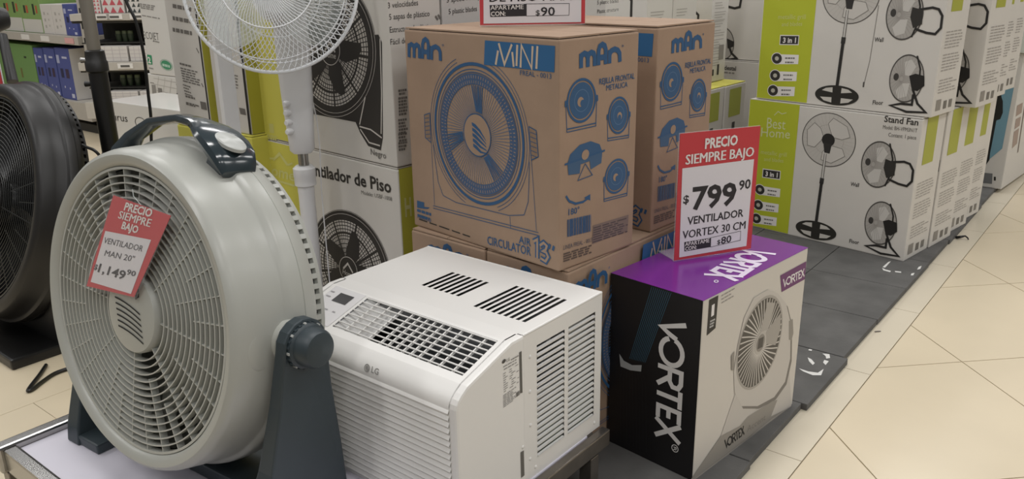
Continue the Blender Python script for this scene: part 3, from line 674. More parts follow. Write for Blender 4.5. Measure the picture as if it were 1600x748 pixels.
# the same kind of carton again and again behind it, ends turned to the aisle
va = yaw_axes(YA)[1]
M_WC2 = mat('white_carton_cool', '#c6c4c0', .5)
for k in range(1, 5):
    p = pa + va * (DA + .006) * k
    bx = Box('floor_fan_box', (p[0], p[1], 0), .5, DA, 2 * ZS - .003, YA, ('white fan carton behind the large black fan picture, English words on its end', 'white fan carton in the back row, hidden behind the top price sign', 'white fan carton in the back row beyond the top price sign, grey end in view', 'white fan carton in the back row, a sliver beyond the grey end')[k - 1], 'box', 'white cartons in the back row', m=M_WC2)
    if k == 1:
        P = bx.pr('right'); spine_words(P, 0, [('3 speed rotary', (698, 4), (750, -2), 8), ('5 plastic blades', (701, 22), (745, 17), 8)]); P.build_s('printed_side', bx.e)
    if k == 3:
        P = bx.pr('right'); spine_words(P, 0, [('5 plastic blades', (933, 7), (966, 4), 6), ('Plastic structure', (933, 21), (966, 17), 6)]); P.build_s('printed_side', bx.e)
# narrow ends turned to the front, further left
YF = float(onz(405, 212, ZS)[1]) - .05
def end_box(px, pl, wlab, z0, h, d, txt, m=M_WHITE_CARD):
    p = onplane(px[0], px[1], (0, YF, 0), np.array([0, 1., 0])); zz = z0 if z0 is not None else float(p[2])
    w = float(p[0] - onplane(pl[0], pl[1], (0, YF, 0), np.array([0, 1., 0]))[0])
    bx = Box('floor_fan_box', (p[0], YF, zz), w, d, h, 0, wlab, 'box', hn, m=m); return bx
Fb = end_box((394, 211), (343, 205), 'white floor fan carton standing end on between the white post and the fan picture', None, .52, .10, 1)
P = Fb.pr('front'); st_rect(P, Fb.w - .012, Fb.w - .001, .002, .515, '#24221f', 2)
P.lines((354, 106), (362, 108), (354, 110), 1, .006, INKG, seed=1); P.lines((356, 115), (372, 119), (358, 134), 5, .004, INKG, seed=2); P.poly([(374, 168), (383, 170), (385, 180), (376, 178)], INKG, 2); P.lines((364, 172), (372, 174), (366, 178), 2, .005, INKG, seed=6); P.build('printed_end', Fb.e)
P = Fb.pr('right'); st_rect(P, .002, .098, .002, .516, '#a8a33a', 1); P.build_s('printed_side', Fb.e)  # green band printed olive: the shade on this side is in the ink
Eb = end_box((331, 200), (283, 190), 'white floor fan carton standing end on beside the round green emblem', None, .52, .10, 1)
P = Eb.pr('front'); st_rect(P, Eb.w - .008, Eb.w - .001, .002, .515, '#24221f', 2)
for y in (12, 31, 49): P.lines((270, y - 3), (300, y + 3), (270, y), 1, .012, INKG, seed=y)
P.lines((281, 99), (300, 104), (281, 100), 1, .006, INKG, seed=3); P.lines((282, 106), (310, 113), (286, 126), 6, .004, INKG, seed=4); P.lines((286, 132), (298, 136), (289, 146), 4, .004, INKG, seed=8); P.lines((290, 150), (305, 154), (290, 151), 1, .006, INKG, seed=5); P.lines((291, 160), (312, 166), (291, 162), 2, .005, INKG, seed=9)
P.poly([(313, 158), (322, 160), (324, 172), (315, 170)], INKG, 2); P.stroke([(307, 75), (311, 83)], .004, INKG); P.stroke([(315, 130), (318, 136)], .004, INKG); P.build('printed_end', Eb.e)
P = Eb.pr('right'); st_rect(P, .002, .098, .002, .516, '#a8a33a', 1); P.build_s('printed_side', Eb.e)  # same green, painted darker to stand for the shaded side
zF = float(Fb.e.location[2]); zE = float(Eb.e.location[2])
pg1 = onplane(398, 262, (0, YF, 0), np.array([0, 1., 0]))
Gb = Box('floor_fan_box', (float(Fb.near[0]) + .012, YF - .012, 0), float(Fb.near[0] - Eb.near[0]) - .004, .16, zF - .001, 0, 'green floor fan carton low behind the white post', 'box', hn, m=M_GREEN_CARD)
P = Gb.pr('front'); home_logo(P, (383, 243), (397, 247), (383, 222), '#cfcd84'); P.build('printed_front', Gb.e)
Gb2 = Box('floor_fan_box', (float(Eb.near[0]) + .012, YF - .012, 0), float(Eb.w) + .02, .16, zE - .001, 0, 'green banded floor fan carton behind the grey fan handle', 'box', hn, m=M_GREEN_CARD)
# kitchen appliance cartons on the far left
YE = 2.15
def eco(px_br, px_tl_x, z0, h, d, name, lab, w=.62):
    pl = onplane(px_br[0], px_br[1], (0, YE, 0), np.array([0, 1., 0]))
    return Box(name, (pl[0] + w, YE, z0), w, d, h, 0, lab, 'box', 'white appliance cartons', m=mat('appliance_carton', '#d3d1cc', .38), lid=False)
p1 = onplane(233.6, 115, (0, YE, 0), np.array([0, 1., 0])); p2 = onplane(237, 184, (0, YE, 0), np.array([0, 1., 0]))
e1 = eco((233.6, 115), 0, float(p1[2]), .6, .3, 'fryer_box', 'tall white carton with thin grey lettering and a round green emblem')
P = e1.pr('front'); P.text('ECOJET', (225, 60), (249, 63), 11, '#4a4845', -.012); P.lines((218, 6), (244, 10), (220, 12), 3, .006, '#8d8a86', seed=3); P.lines((222, 24), (250, 29), (222, 26), 1, .005, '#8d8a86', seed=5); P.lines((240, 64), (249, 66), (240, 65), 1, .006, '#8d8a86', seed=7)
P.poly([(230, 85), (237, 86.5), (238.5, 101), (231.5, 100)], '#2f8f63', 1); P.text('2', (232.2, 98), (236.6, 98.8), 9, WHT, .03, 3); P.lines((233, 106), (240, 107.5), (233, 107), 1, .006, '#8d8a86', seed=1)
f = P.frame((260, 101.5), (270, 104), (259, 93)); P.ring(f, .93, 1.0, '#7fae96', 2, 30); P.disc(f, .82, '#3f8c66', 2, 30); P.lines((254, 101), (266, 104), (254, 103), 1, .012, '#b7d0c0', 3, seed=2)
f = P.frame((279, 15), (299, 20), (278, -20)); P.disc(f, 1.05, '#aeb0ab', 1, 40); P.disc(f, .97, '#c9cac6', 2, 40); P.fpoly(f, [(-.75, -.25), (-.55, -.12), (-.35, -.45), (-.55, -.5)], '#3c3d3a', 3)
P.build('printed_front', e1.e)
e2 = eco((237, 184), 0, float(p2[2]), float(p1[2] - p2[2]) - .002, .3, 'appliance_box', 'low white carton printed with a pale tiled kitchen, under the tall one')
P = e2.pr('front')
for k in range(6): P.stroke([(240, 122 + 9 * k), (292, 132 + 10 * k)], .003, '#b4b1ac')
for k in range(5): P.stroke([(248 + 10 * k, 119 + 2 * k), (240 + 11 * k, 182)], .003, '#b9b6b1')
P.poly([(237, 132), (243, 133), (245, 154), (239, 153)], '#8a8783', 2); P.poly([(247, 137), (253, 138), (255, 153), (248, 152)], '#7c7975', 2); P.stroke([(276, 129), (286, 140), (274, 155)], .025, INKB, 2); P.lines((235, 129), (241, 130), (235, 130), 1, .004, INKG, seed=3); P.build('printed_front', e2.e)
p3 = onplane(205, 160, (0, 1.80, 0), np.array([0, 1., 0])); e3h = float(p3[2])
e3 = Box('blender_box', (p3[0] + .45, 1.80, 0), .62, .28, e3h, 3, 'glossy white carton with bold black letters, low behind the grey fan handle', 'box', 'white appliance cartons', m=mat('appliance_carton_gloss', '#d8d6d1', .18), lid=False)
P = e3.pr('front'); P.text('Taurus', (163, 186), (200, 190.5), 11, INKB, .0); f = P.frame((220, 192), (229, 194), (219, 183)); P.ring(f, .9, 1.0, INKB, 2, 24); P.build('printed_front', e3.e)
e4 = Box('appliance_box', (float(e1.near[0]), YE, 0), .62, .3, float(p2[2]) - .002, 0, 'plain white carton at the bottom of the far left stack', 'box', 'white appliance cartons', m=mat('appliance_carton', '#d3d1cc', .38), lid=False)
# ---- white square post
pp = at(354, 205, 2.2)
b = MB(); b.box(-.016, 0, 0, .045, 0, 1.5, M_WHITE_PL); b.box(-.035, .02, -.03, .055, 0, .02, M_WHITE_PL); po = b.build('display_post', None, bevel=.002)
po.location = (pp[0], pp[1], 0); tag(po, 'plain white square post rising behind the grey fan handle', 'post')

# ================================================================== DISPLAY TABLE
TZ = .17
TU0, TU1, TW0, TW1 = -1.772, -.842, .540, 1.300
tb = empty('display_table', ((TU0 + TU1) / 2, (TW0 + TW1) / 2, 0)); tag(tb, 'low chrome-rimmed display table carrying the grey fan and the air conditioner', 'table')
ox, oy = (TU0 + TU1) / 2, (TW0 + TW1) / 2
def tbox(name, x0, x1, y0, y1, z0, z1, m, bev=.002): b = MB(); b.box(x0 - ox, x1 - ox, y0 - oy, y1 - oy, z0, z1, m); return b.build(name, tb, bevel=bev)
tbox('table_top', TU0, TU1, TW0, TW1, TZ - .02, TZ, M_TABLE_TOP)
tbox('rim_rail', TU0 - .034, TU0 - .001, TW0 - .04, TW1 + .022, TZ - .045, TZ + .016, M_CHROME, .006)
tbox('rim_rail', TU0 - .001, TU1 + .001, TW0 - .03, TW0 - .001, TZ - .045, TZ + .010, M_CHROME, .006)
tbox('rim_rail', TU1 + .001, TU1 + .022, TW0 - .03, TW1 + .055, TZ - .04, TZ - .002, M_STEEL_DARK, .003)
tbox('rim_rail', TU0 - .001, TU1 + .001, TW1 + .001, TW1 + .022, TZ - .04, TZ - .002, M_STEEL_DARK, .003)
for x, y in ((TU0 - .03, TW0 - .03), (TU1 - .012, TW0 - .03), (TU0 - .03, TW1 - .16), (TU1 - .012, TW1 - .012)):
    tbox('leg', x, x + .03, y, y + .03, .0 if x < -1.5 or y < 1 else .021, TZ - .046, M_STEEL_DARK, .002)
b = MB(); b.box(TU1 - .02 - ox, TU1 + .012 - ox, TW1 - .16 - oy, TW1 - .15 - oy, .04, TZ - .045, M_CHROME); b.box(TU1 - .02 - ox, TU1 + .012 - ox, TW1 - .16 - oy, TW1 - .06 - oy, .04, .046, M_CHROME); b.build('corner_bracket', tb)

# ================================================================== WINDOW AIR CONDITIONER
AW, AD, AH = .497, .450, .313
ac = empty('air_conditioner', (-.846, .898, TZ), math.radians(-.4)); tag(ac, 'white window air conditioner with a ribbed front and louvred side on the display table', 'air conditioner')
def strips(b, prof, x0, x1, m, smooth=False):
    n = len(prof); vs = [(x0, y, z) for y, z in prof] + [(x1, y, z) for y, z in prof]
    b.add(vs, [(i, i + 1, n + i + 1, n + i) for i in range(n - 1)], m, smooth)
NOSE = [(.000, .243), (.002, .252), (.007, .260), (.016, .268), (.030, .277)]
cheek = [(0, 0), (0, .243)] + NOSE[1:] + [(.15, .3135), (.187, .3135), (.187, 0)]
for x0, x1 in ((-.020, .003), (-AW - .003, -AW + .02)):
    b = MB(); vs = []
    b.prism(cheek, M_AC, xf((x0, 0, 0), (0, 1, 0), (0, 0, 1), (1, 0, 0)), x1 - x0); b.build('side_cheek', ac, bevel=.005)
b = MB(); b.box(-AW + .02, -.02, .006, .18, 0, .012, M_AC); strips(b, [(.004, .012)] + NOSE, -AW + .012, -.012, M_AC, True)
strips(b, [(.15, .3135), (.187, .3135)], -AW + .012, -.012, M_AC)
S0, S1 = np.array([.030, .277]), np.array([.15, .3135]); SL = float(np.linalg.norm(S1 - S0)); sd = (S1 - S0) / SL; sn = np.array([-sd[1], sd[0]])
def slope(x, s, h=0): p = S0 + sd * s + sn * h; return (x, p[0], p[1])
def holed(b, us, vs_, holes, fn, m):   # rectangular sheet with rectangular holes
    U = sorted(set([round(x, 5) for x in us] + [round(h[k], 5) for h in holes for k in (0, 1)])); V = sorted(set([round(x, 5) for x in vs_] + [round(h[k], 5) for h in holes for k in (2, 3)]))
    for i in range(len(U) - 1):
        for j in range(len(V) - 1):
            cx, cy = (U[i] + U[i + 1]) / 2, (V[j] + V[j + 1]) / 2
            if any(h[0] < cx < h[1] and h[2] < cy < h[3] for h in holes): continue
            b.add([fn(U[i], V[j]), fn(U[i + 1], V[j]), fn(U[i + 1], V[j + 1]), fn(U[i], V[j + 1])], [(0, 1, 2, 3)], m)
HX0, HX1, HS0, HS1 = -.368, -.024, .018, .119
holed(b, [-AW + .012, -.012], [0, SL], [(HX0, HX1, HS0, HS1)], lambda u, v: slope(u, v), M_AC)
fp_ = b.build('front_panel', ac)
for k in range(18):
    z0 = .0145 + .0127 * k; b = MB()
    strips(b, [(.004, z0), (-.0015, z0 + .0006), (-.0035, z0 + .0035), (-.001, z0 + .0085), (.004, z0 + .0125)], -AW + .014, -.014, M_AC, True); b.build('slat', fp_)
b = MB()   # outlet duct
for (x0, x1) in ((HX0, HX1),):
    q = [slope(x0, HS0), slope(x1, HS0), slope(x1, HS1), slope(x0, HS1)]; d = [slope(x0 + .002, HS0 - .004, -.06), slope(x1 - .002, HS0 - .004, -.06), slope(x1 - .002, HS1 - .01, -.07), slope(x0 + .002, HS1 - .01, -.07)]
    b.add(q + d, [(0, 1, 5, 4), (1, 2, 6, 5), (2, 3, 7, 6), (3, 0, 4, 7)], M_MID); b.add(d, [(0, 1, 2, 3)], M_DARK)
    b.add([slope(x0, HS0, -.002), slope(x1, HS0, -.002), slope(x1, HS0 + .012, -.022), slope(x0, HS0 + .012, -.022)], [(0, 1, 2, 3)], mat('ac_vane', '#c9c8c6', .4))
    b.add([slope(x0, HS0, -.003), slope(x0 + .085, HS0, -.02), slope(x0 + .085, HS1, -.02), slope(x0, HS1, -.003)], [(0, 1, 2, 3)], mat('ac_vane', '#c9c8c6', .4))
og = b.build('outlet_duct', ac)
for k in range(8):
    s = HS0 + .004 + k * .0134
    b = MB(); b.tube([slope(HX0, s, .0005), slope(HX1, s, .0005)], .0016, M_AC, 6); b.build('grille_bar', og)
xs = [-.335, -.30, -.268] + [-.236 + .020 * k for k in range(6)] + [-.108, -.083, -.05]
for x in xs:
    b = MB(); q = [slope(x - .0013, HS0, -.006), slope(x + .0013, HS0, -.006), slope(x + .0013, HS1, -.006), slope(x - .0013, HS1, -.006)]; q2 = [slope(x - .0013, HS0, -.001), slope(x + .0013, HS0, -.001), slope(x + .0013, HS1, -.001), slope(x - .0013, HS1, -.001)]
    b.add(q + q2, [(0, 1, 2, 3), (4, 5, 6, 7), (0, 1, 5, 4), (1, 2, 6, 5), (2, 3, 7, 6), (3, 0, 4, 7)], M_AC); b.build('grille_fin', og)
b = MB()
b.add([slope(-.470, .012, .0008), slope(-.376, .012, .0008), slope(-.376, .121, .0008), slope(-.470, .121, .0008)], [(0, 1, 2, 3)], mat('panel_film', '#dedcdc', .25))
cp = b.build('control_panel', ac)
b = MB(); b.add([slope(-.438, .078, .0014), slope(-.396, .078, .0014), slope(-.396, .106, .0014), slope(-.438, .106, .0014)], [(0, 1, 2, 3)], mat('display_glass', '#4b4a4b', .12)); b.build('display', cp)
b = MB()
for x, s, w in ((-.466, .10, .012), (-.464, .085, .014), (-.466, .068, .012), (-.460, .05, .014), (-.43, .05, .01), (-.405, .05, .008), (-.45, .03, .018), (-.452, .025, .016)):
    b.add([slope(x, s, .0014), slope(x + w, s, .0014), slope(x + w, s + .0035, .0014), slope(x, s + .0035, .0014)], [(0, 1, 2, 3)], ink('#9b999b'))
b.build('button_marks', cp)
# emblem on the nose
acM = ac.matrix_basis.copy()
acR = Matrix.Translation(ac.location) @ Matrix.Rotation(math.radians(-.4), 4, 'Z'); acI = acR.inverted()
def ac_face(o, S, T, N):
    w = lambda v: np.array(acR.to_3x3() @ Vector(v)); return Face(np.array(acR @ Vector(o)), w(S), w(T), w(N))
tn = Vector((0, .35, .94)).normalized(); nn = Vector((0, -.94, .35))
P = Print(ac_face((-.2, .0035, .2555), (1, 0, 0), tuple(tn), tuple(nn)), acI)
f = lambda p: (-.02 + p[0] * .0075, -.001 + p[1] * .0075)
P.disc(f, 1, '#9d9b98', 1, 20); P.ring(f, .55, .7, '#d9d6d1', 2, 16, 0, 4.7); P.text_st('LG', np.array((-.008, -.0055)), np.array((.019, 0)), np.array((0, .011)), '#9d9b98', .02, 1); P.build('emblem', ac)
# metal cabinet
b = MB(); X0, X1, Y0 = -AW + .001, -.0005, .187
slots = [(y0, y1, .040 + .0127 * k, .040 + .0127 * k + .0086) for y0, y1 in ((.228, .318), (.331, .426)) for k in range(19)]
holed(b, [Y0, AD], [0, AH], slots, lambda u, v: (X1, u, v), M_AC_METAL)
tops = [(-.327 + .0162 * k, -.327 + .0162 * k + .0088, .256, .352) for k in range(7)] + [(-.163 + .0152 * k, -.163 + .0152 * k + .0084, .235, .372) for k in range(9)]
holed(b, [X0, X1], [Y0, AD], tops, lambda u, v: (u, v, AH), M_AC_METAL)
b.add([(X0, Y0, 0), (X1, Y0, 0), (X1, AD, 0), (X0, AD, 0), (X0, Y0, AH), (X0, AD, AH), (X1, AD, AH)], [(0, 1, 2, 3), (0, 3, 5, 4), (3, 2, 6, 5)], M_AC_METAL)
b.tube([(X1 - .0015, Y0, AH - .0015), (X1 - .0015, AD, AH - .0015)], .0028, M_AC_METAL, 8); b.tube([(X1 - .001, AD - .001, 0), (X1 - .001, AD - .001, AH - .001)], .0022, M_AC_METAL, 8); b.tube([(X0, AD - .001, AH - .001), (X1, AD - .001, AH - .001)], .0022, M_AC_METAL, 8)
cab = b.build('cabinet', ac)
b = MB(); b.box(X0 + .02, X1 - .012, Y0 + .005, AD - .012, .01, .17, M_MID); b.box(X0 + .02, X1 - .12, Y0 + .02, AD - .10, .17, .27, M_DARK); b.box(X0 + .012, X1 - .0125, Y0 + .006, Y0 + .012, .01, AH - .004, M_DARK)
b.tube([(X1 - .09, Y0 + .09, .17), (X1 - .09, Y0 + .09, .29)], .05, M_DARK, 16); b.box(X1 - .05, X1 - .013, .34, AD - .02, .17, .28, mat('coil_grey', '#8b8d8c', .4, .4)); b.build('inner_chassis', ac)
lv = None
for y0, y1, z0, z1 in slots:
    if lv is None or abs((y1 - y0) - lvw) > 1e-4:
        b = MB(); L_ = y1 - y0; lvw = L_
        b.add([(0, 0, 0), (0, L_, 0), (-.004, L_, .0012), (-.004, 0, .0012), (.0022, 0, -.0012), (.0022, L_, -.0012), (.0022, L_, .0008), (.0022, 0, .0008)], [(0, 1, 2, 3), (0, 1, 5, 4), (4, 5, 6, 7), (7, 6, 1, 0)], M_AC_METAL)
        lv = b.build('louver', cab); lv.location = (X1, y0, z0); continue
    c = inst(lv, cab); c.location = (X1, y0, z0)
scr = None
for y, z in ((.207, .262), (.206, .19), (.207, .118), (.178, .086), (.205, .045), (.222, .018), (.43, .018)):
    if scr is None:
        b = MB(); b.lathe([(0, .0022), (.002, .002), (.0036, .0008), (.004, 0)], M_AC_METAL, xf((0, 0, 0), (0, 1, 0), (0, 0, 1), (1, 0, 0)), 12); scr = b.build('screw', cab); scr.location = (X1 + (.0035 if y < .187 else 0), y, z)
    else: c = inst(scr, cab); c.location = (X1 + (.0035 if y < .187 else 0), y, z)
P = Print(ac_face((.003, 0, 0), (0, 1, 0), (0, 0, 1), (1, 0, 0)), acI); K = '#4a4845'
f = P.frame((787, 564), (790, 562), (787, 561)); P.disc(f, 1, K, 1, 14); P.text('LG', (791, 565), (796, 562.5), 4.5, K); P.lines((798, 562), (810, 555), (798, 563), 1, .002, '#77746f', seed=1)
P.lines((786, 573), (807, 561), (787, 577), 2, .0016, '#7f7c77', seed=2); P.lines((786, 584), (810, 568), (787, 612), 9, .0013, '#8b8883', seed=4, gap=.8); P.lines((786, 618), (806, 604), (786, 636), 8, .0014, '#8b8883', seed=6)
f = P.frame((806, 620), (812, 616), (806, 613)); barcode(P, f, K, seed=5)
P.poly([(811, 550), (814.5, 548), (816, 613), (812.5, 614)], '#5c5a56', 1); P.poly([(813, 706), (818, 703), (819, 742), (814, 746)], '#66635e', 1); P.build('rating_label', ac)

# ================================================================== BOX-SHAPED FLOOR FANS
def floor_fan(name, label, loc, yaw, zc, tilt, S, body, grille, stand, handle, nring, wire, group=None, DS=1.0):
    e = empty(name, loc, math.radians(yaw)); tag(e, label, 'fan', group); e.scale = (1, 1, 1)
    c, s = math.cos(tilt), math.sin(tilt)
    H = xf((0, 0, zc), (1, 0, 0), (0, -s, -c), (0, c, -s)) @ Matrix.Diagonal((S, S, S * DS, 1))      # z = backwards, y = down
    b = MB()
    b.lathe([(.262, .020), (.263, .012), (.267, .003), (.274, -.003), (.286, -.004), (.294, .002), (.298, .014), (.302, .05), (.305, .088), (.308, .093), (.314, .098), (.316, .106), (.3165, .128), (.3155, .1285), (.3155, .130), (.3165, .1305), (.315, .148), (.309, .161), (.296, .162), (.296, .174), (.304, .176), (.302, .186), (.290, .194), (.26, .198), (.10, .204), (.0, .204)], body, H, 96)
    b.lathe([(.258, .02), (.258, .19)], M_INNER if not wire else M_DARK, H, 64); hb = b.build('housing', e)
    b = MB(); b.lathe([(.0, .185), (.257, .185)], M_DARK, H, 48); b.lathe([(.2968, .1625), (.2968, .1735)], M_DARK, H, 64); b.build('dark_backing', hb)
    b = MB()
    for k in range(104):
        a = 2 * PI * (k + .5) / 104; Ma = H @ Matrix.Rotation(a, 4, 'Z'); b.box(.2965, .3055, -.0046, .0046, .160, .176, body, Ma)
    b.build('rear_vents', hb, kind='stuff')
    b = MB(); b.lathe([(.0, -.0045), (.066, -.0045), (.073, -.003), (.076, .002), (.077, .022), (.06, .022)], body if not wire else M_BLACK_PL, H, 48); hub = b.build('hub_cap', e)
    if not wire:
        b = MB()
        for k in range(6):
            pts = [(-.048 + .016 * i + .002 * k, -.022 + .0105 * k + .010 * (i / 5) ** 1.4 * (1 + i * .12), -.0055) for i in range(6)]
            vs = [H @ Vector(p) for p in pts] + [H @ Vector((p[0], p[1] + .0032, p[2])) for p in pts]; b.add(vs, [(i, i + 1, 7 + i, 6 + i) for i in range(5)], M_DARK)
        for q in ([(.018, -.050), (.022, -.050), (.022, -.030), (.018, -.030)], [(.022, -.046), (.030, -.052), (.030, -.046), (.022, -.040)], [(.022, -.038), (.030, -.044), (.030, -.036), (.022, -.032)]): b.add([H @ Vector((x, y, -.0055)) for x, y in q], [(0, 1, 2, 3)], M_DARK)
        b.build('cap_slots', hub)
    g = MB(); g.lathe([(.260, .004), (.2645, .004), (.2645, .02), (.260, .02)], grille, H, 96, close=True); gr = g.build('front_grille', e)
    for k in range(nring):
        r = .077 + (.262 - .077) * (k + 1) / (nring + 1); b = MB()
        if wire: b.lathe([(r - .0012, .006), (r, .0045), (r + .0012, .006), (r, .0075)], grille, H, 72, close=True)
        else: b.lathe([(r - .0012, .004), (r + .0012, .004), (r + .0009, .019), (r - .0009, .019)], grille, H, 72, close=True)
        b.build('grille_ring', gr)
    for k in range(32):
        a = 2 * PI * (k + .35) / 32; Ma = H @ Matrix.Rotation(a, 4, 'Z')
        r0 = .074 if k % 4 == 0 else (.125 if k % 2 == 0 else .175); b = MB(); b.box(r0, .263, -.0011, .0011, .006 if not wire else .0065, .020 if not wire else .009, grille, Ma); b.build('grille_spoke', gr)
    bl0 = None
    for k in range(5):
        b = MB(); Ma = H @ Matrix.Rotation(2 * PI * k / 5 + .3, 4, 'Z'); vs = []; fs = []
        for i in range(7):
            r = .055 + .19 * i / 6; wd = .50 + .16 * math.sin(PI * i / 6)
            for j in range(5):
                t = j / 4 - .5; a = t * wd * (1.15 - .3 * i / 6) + .12 * i / 6; vs.append(Ma @ Vector((r * math.cos(a), r * math.sin(a), .085 + .055 * t * (1.2 - .5 * i / 6))))
        for i in range(6):
            for j in range(4): fs.append((i * 5 + j, i * 5 + j + 1, i * 5 + j + 6, i * 5 + j + 5))
        b.add(vs, fs, M_INNER if not wire else M_BLACK_SATIN, True); b.build('blade', e)
    b = MB(); b.lathe([(0, .06), (.055, .062), (.06, .075), (.06, .15), (0, .152)], M_MID if not wire else M_BLACK_SATIN, H, 24); b.build('motor', e)
    # pivots, yoke and knobs
    pv = H @ Vector((0, 0, .105))
    if wire:
        zt = zc - .235 * S; n_ = 12; q = [(-.24 * S, .03)] + [(-.24 * S + .48 * S * k / n_, zc - math.sqrt(max(0, (.30 * S) ** 2 - (-.24 * S + .48 * S * k / n_) ** 2)) * .98) for k in range(n_ + 1)] + [(.24 * S, .03)]
        b = MB(); b.prism(q, stand, xf((0, pv.y + .10, 0), (1, 0, 0), (0, 0, 1), (0, -1, 0)), .16); b.build('stand_cradle', e, bevel=.004)
        b = MB(); b.box(-.235 * S, .235 * S, pv.y - .20, pv.y + .20, 0, .034, stand); b.build('stand_base', e, bevel=.008)
    for sx in (() if wire else (-1, 1)):
        b = MB(); MX = xf((sx * .276 * S, pv.y, pv.z), (0, 1, 0), (0, 0, 1), (sx, 0, 0)); b.lathe([(.040, 0), (.040, .036), (.036, .041), (0, .041)], body, MX @ Matrix.Diagonal((S, S, S, 1)), 40)
        MX2 = xf((sx * .274 * S, pv.y - .046 * S, pv.z), (0, 1, 0), (0, 0, 1), (sx, 0, 0)); b.lathe([(.044, 0), (.044, .018), (.040, .024), (.034, .026), (0, .0265)], body, MX2 @ Matrix.Diagonal((S, S, S, 1)), 32); b.build('pivot_boss', hb)
        prof = []
        for k in range(9):
            a = PI - PI * k / 8; prof.append((pv.y + .047 * S * math.cos(a), pv.z + .047 * S * math.sin(a)))
        prof += [(pv.y + .056 * S, pv.z - .10 * S), (pv.y + .075 * S, pv.z - .22 * S), (pv.y + .092 * S, .0), (pv.y - .125 * S, .0), (pv.y - .118 * S, .035), (pv.y - .085 * S, pv.z - .22 * S), (pv.y - .06 * S, pv.z - .10 * S)]
        b = MB(); n = len(prof); vs = []
        for dx in (0, 1):
            for y, z in prof:
                k = min(1, max(0, z / pv.z)); xo = (.268 + .052 * k) * S + dx * .024 * S * (1.9 - .9 * k) * (1 if dx else 0); xi = xo
                vs.append((sx * xo, y, z))
        b.add(vs, [tuple(range(n)), tuple(n + k for k in range(n))] + [(k, (k + 1) % n, n + (k + 1) % n, n + k) for k in range(n)], stand); b.build('stand_arm', e, bevel=.004)
        b = MB(); MK = xf((sx * .3425 * S, pv.y, pv.z), (0, 1, 0), (0, 0, 1), (sx, 0, 0)) @ Matrix.Diagonal((S, S, S, 1)); b.lathe([(.040, -.002), (.040, .006), (.037, .009), (.035, .010), (.034, .030), (.030, .037), (.02, .040), (0, .041)], stand, MK, 36); kn = b.build('knob', e)
        b = MB()
        for k in range(24): b.box(.039, .0415, -.0022, .0022, -.001, .0065, M_BUTTON if k % 3 == 0 and not wire else stand, MK @ Matrix.Rotation(2 * PI * k / 24, 4, 'Z'))
        b.build('knob_grip', kn)
    if wire: return e, H
    b = MB(); b.box(-.29 * S, .29 * S, pv.y - .045 * S, pv.y + .085 * S, 0, .030, stand); b.box(-.29 * S, -.2 * S, pv.y - .12 * S, pv.y + .09 * S, 0, .022, stand); b.box(.2 * S, .29 * S, pv.y - .12 * S, pv.y + .09 * S, 0, .022, stand); b.build('stand_base', e, bevel=.004)
    if handle is not None:
        K = [(-44, .309, .056, .012), (-41, .322, .056, .030), (-36, .333, .050, .030), (-28, .343, .040, .019), (-15, .349, .038, .016), (0, .351, .040, .016), (7, .350, .046, .017), (10, .349, .060, .017), (13, .347, .078, .020), (17, .343, .092, .024), (22, .337, .096, .028), (26, .330, .092, .028), (29, .321, .082, .022), (31, .313, .070, .014)]
        b = MB(); vs = []; fs = []; m = 12
        for d, r, w, t in K:
            a = math.radians(d)
            for k in range(m):
                p = 2 * PI * k / m; cx, sxx = math.cos(p), math.sin(p); q = .55
                hh = .105 + w / 2 * math.copysign(abs(cx) ** q, cx); rr = r + t / 2 * math.copysign(abs(sxx) ** q, sxx); vs.append(H @ Vector((rr * math.sin(a), -rr * math.cos(a), hh)))
        for i in range(len(K) - 1):
            for k in range(m): fs.append((i * m + k, i * m + (k + 1) % m, (i + 1) * m + (k + 1) % m, (i + 1) * m + k))
        fs += [tuple(range(m)), tuple((len(K) - 1) * m + k for k in range(m))]
        b.add(vs, fs, handle, True); hd_ = b.build('handle', e)
        b = MB(); a = math.radians(23); MB_ = H @ xf(((.3515) * math.sin(a), -.3515 * math.cos(a), .105), (math.cos(a), math.sin(a), 0), (0, 0, 1), (math.sin(a), -math.cos(a), 0))
        b.lathe([(0, .0025), (.9, .002), (1.0, .0), (1.0, -.006)], M_BUTTON, MB_ @ Matrix.Diagonal((.033, .024, 1, 1)), 32); b.build('release_button', hd_)
        for d in (-41, 25): a = math.radians(d); b = MB(); b.box(-.022, .022, -.030, .030, -.02, .012, handle, H @ xf((.308 * math.sin(a), -.308 * math.cos(a), .105), (math.cos(a), math.sin(a), 0), (0, 0, 1), (math.sin(a), -math.cos(a), 0))); b.build('handle_foot', hd_, bevel=.003)
    return e, H
GF = (-1.41, .656, TZ + .0005); GZ = .362
gfan, GH = floor_fan('floor_fan', 'large warm grey box fan with a slate yoke and handle on the display table', GF, 3.22, GZ, .155, 1.0, M_GREY_PLASTIC, M_GRILLE, M_SLATE, M_SLATE_GLOSS, 13, False)
pb = at(-20, 312, 2.5); S2 = 1.22
bfan, BH = floor_fan('floor_fan', 'black metal-grilled drum fan standing on the cream floor behind the grey one', (pb[0], pb[1], 0), -.4, float(pb[2]), .30, S2, M_BLACK_PL, M_BLACK_WIRE, M_BLACK_SATIN, None, 17, True, None, .62)
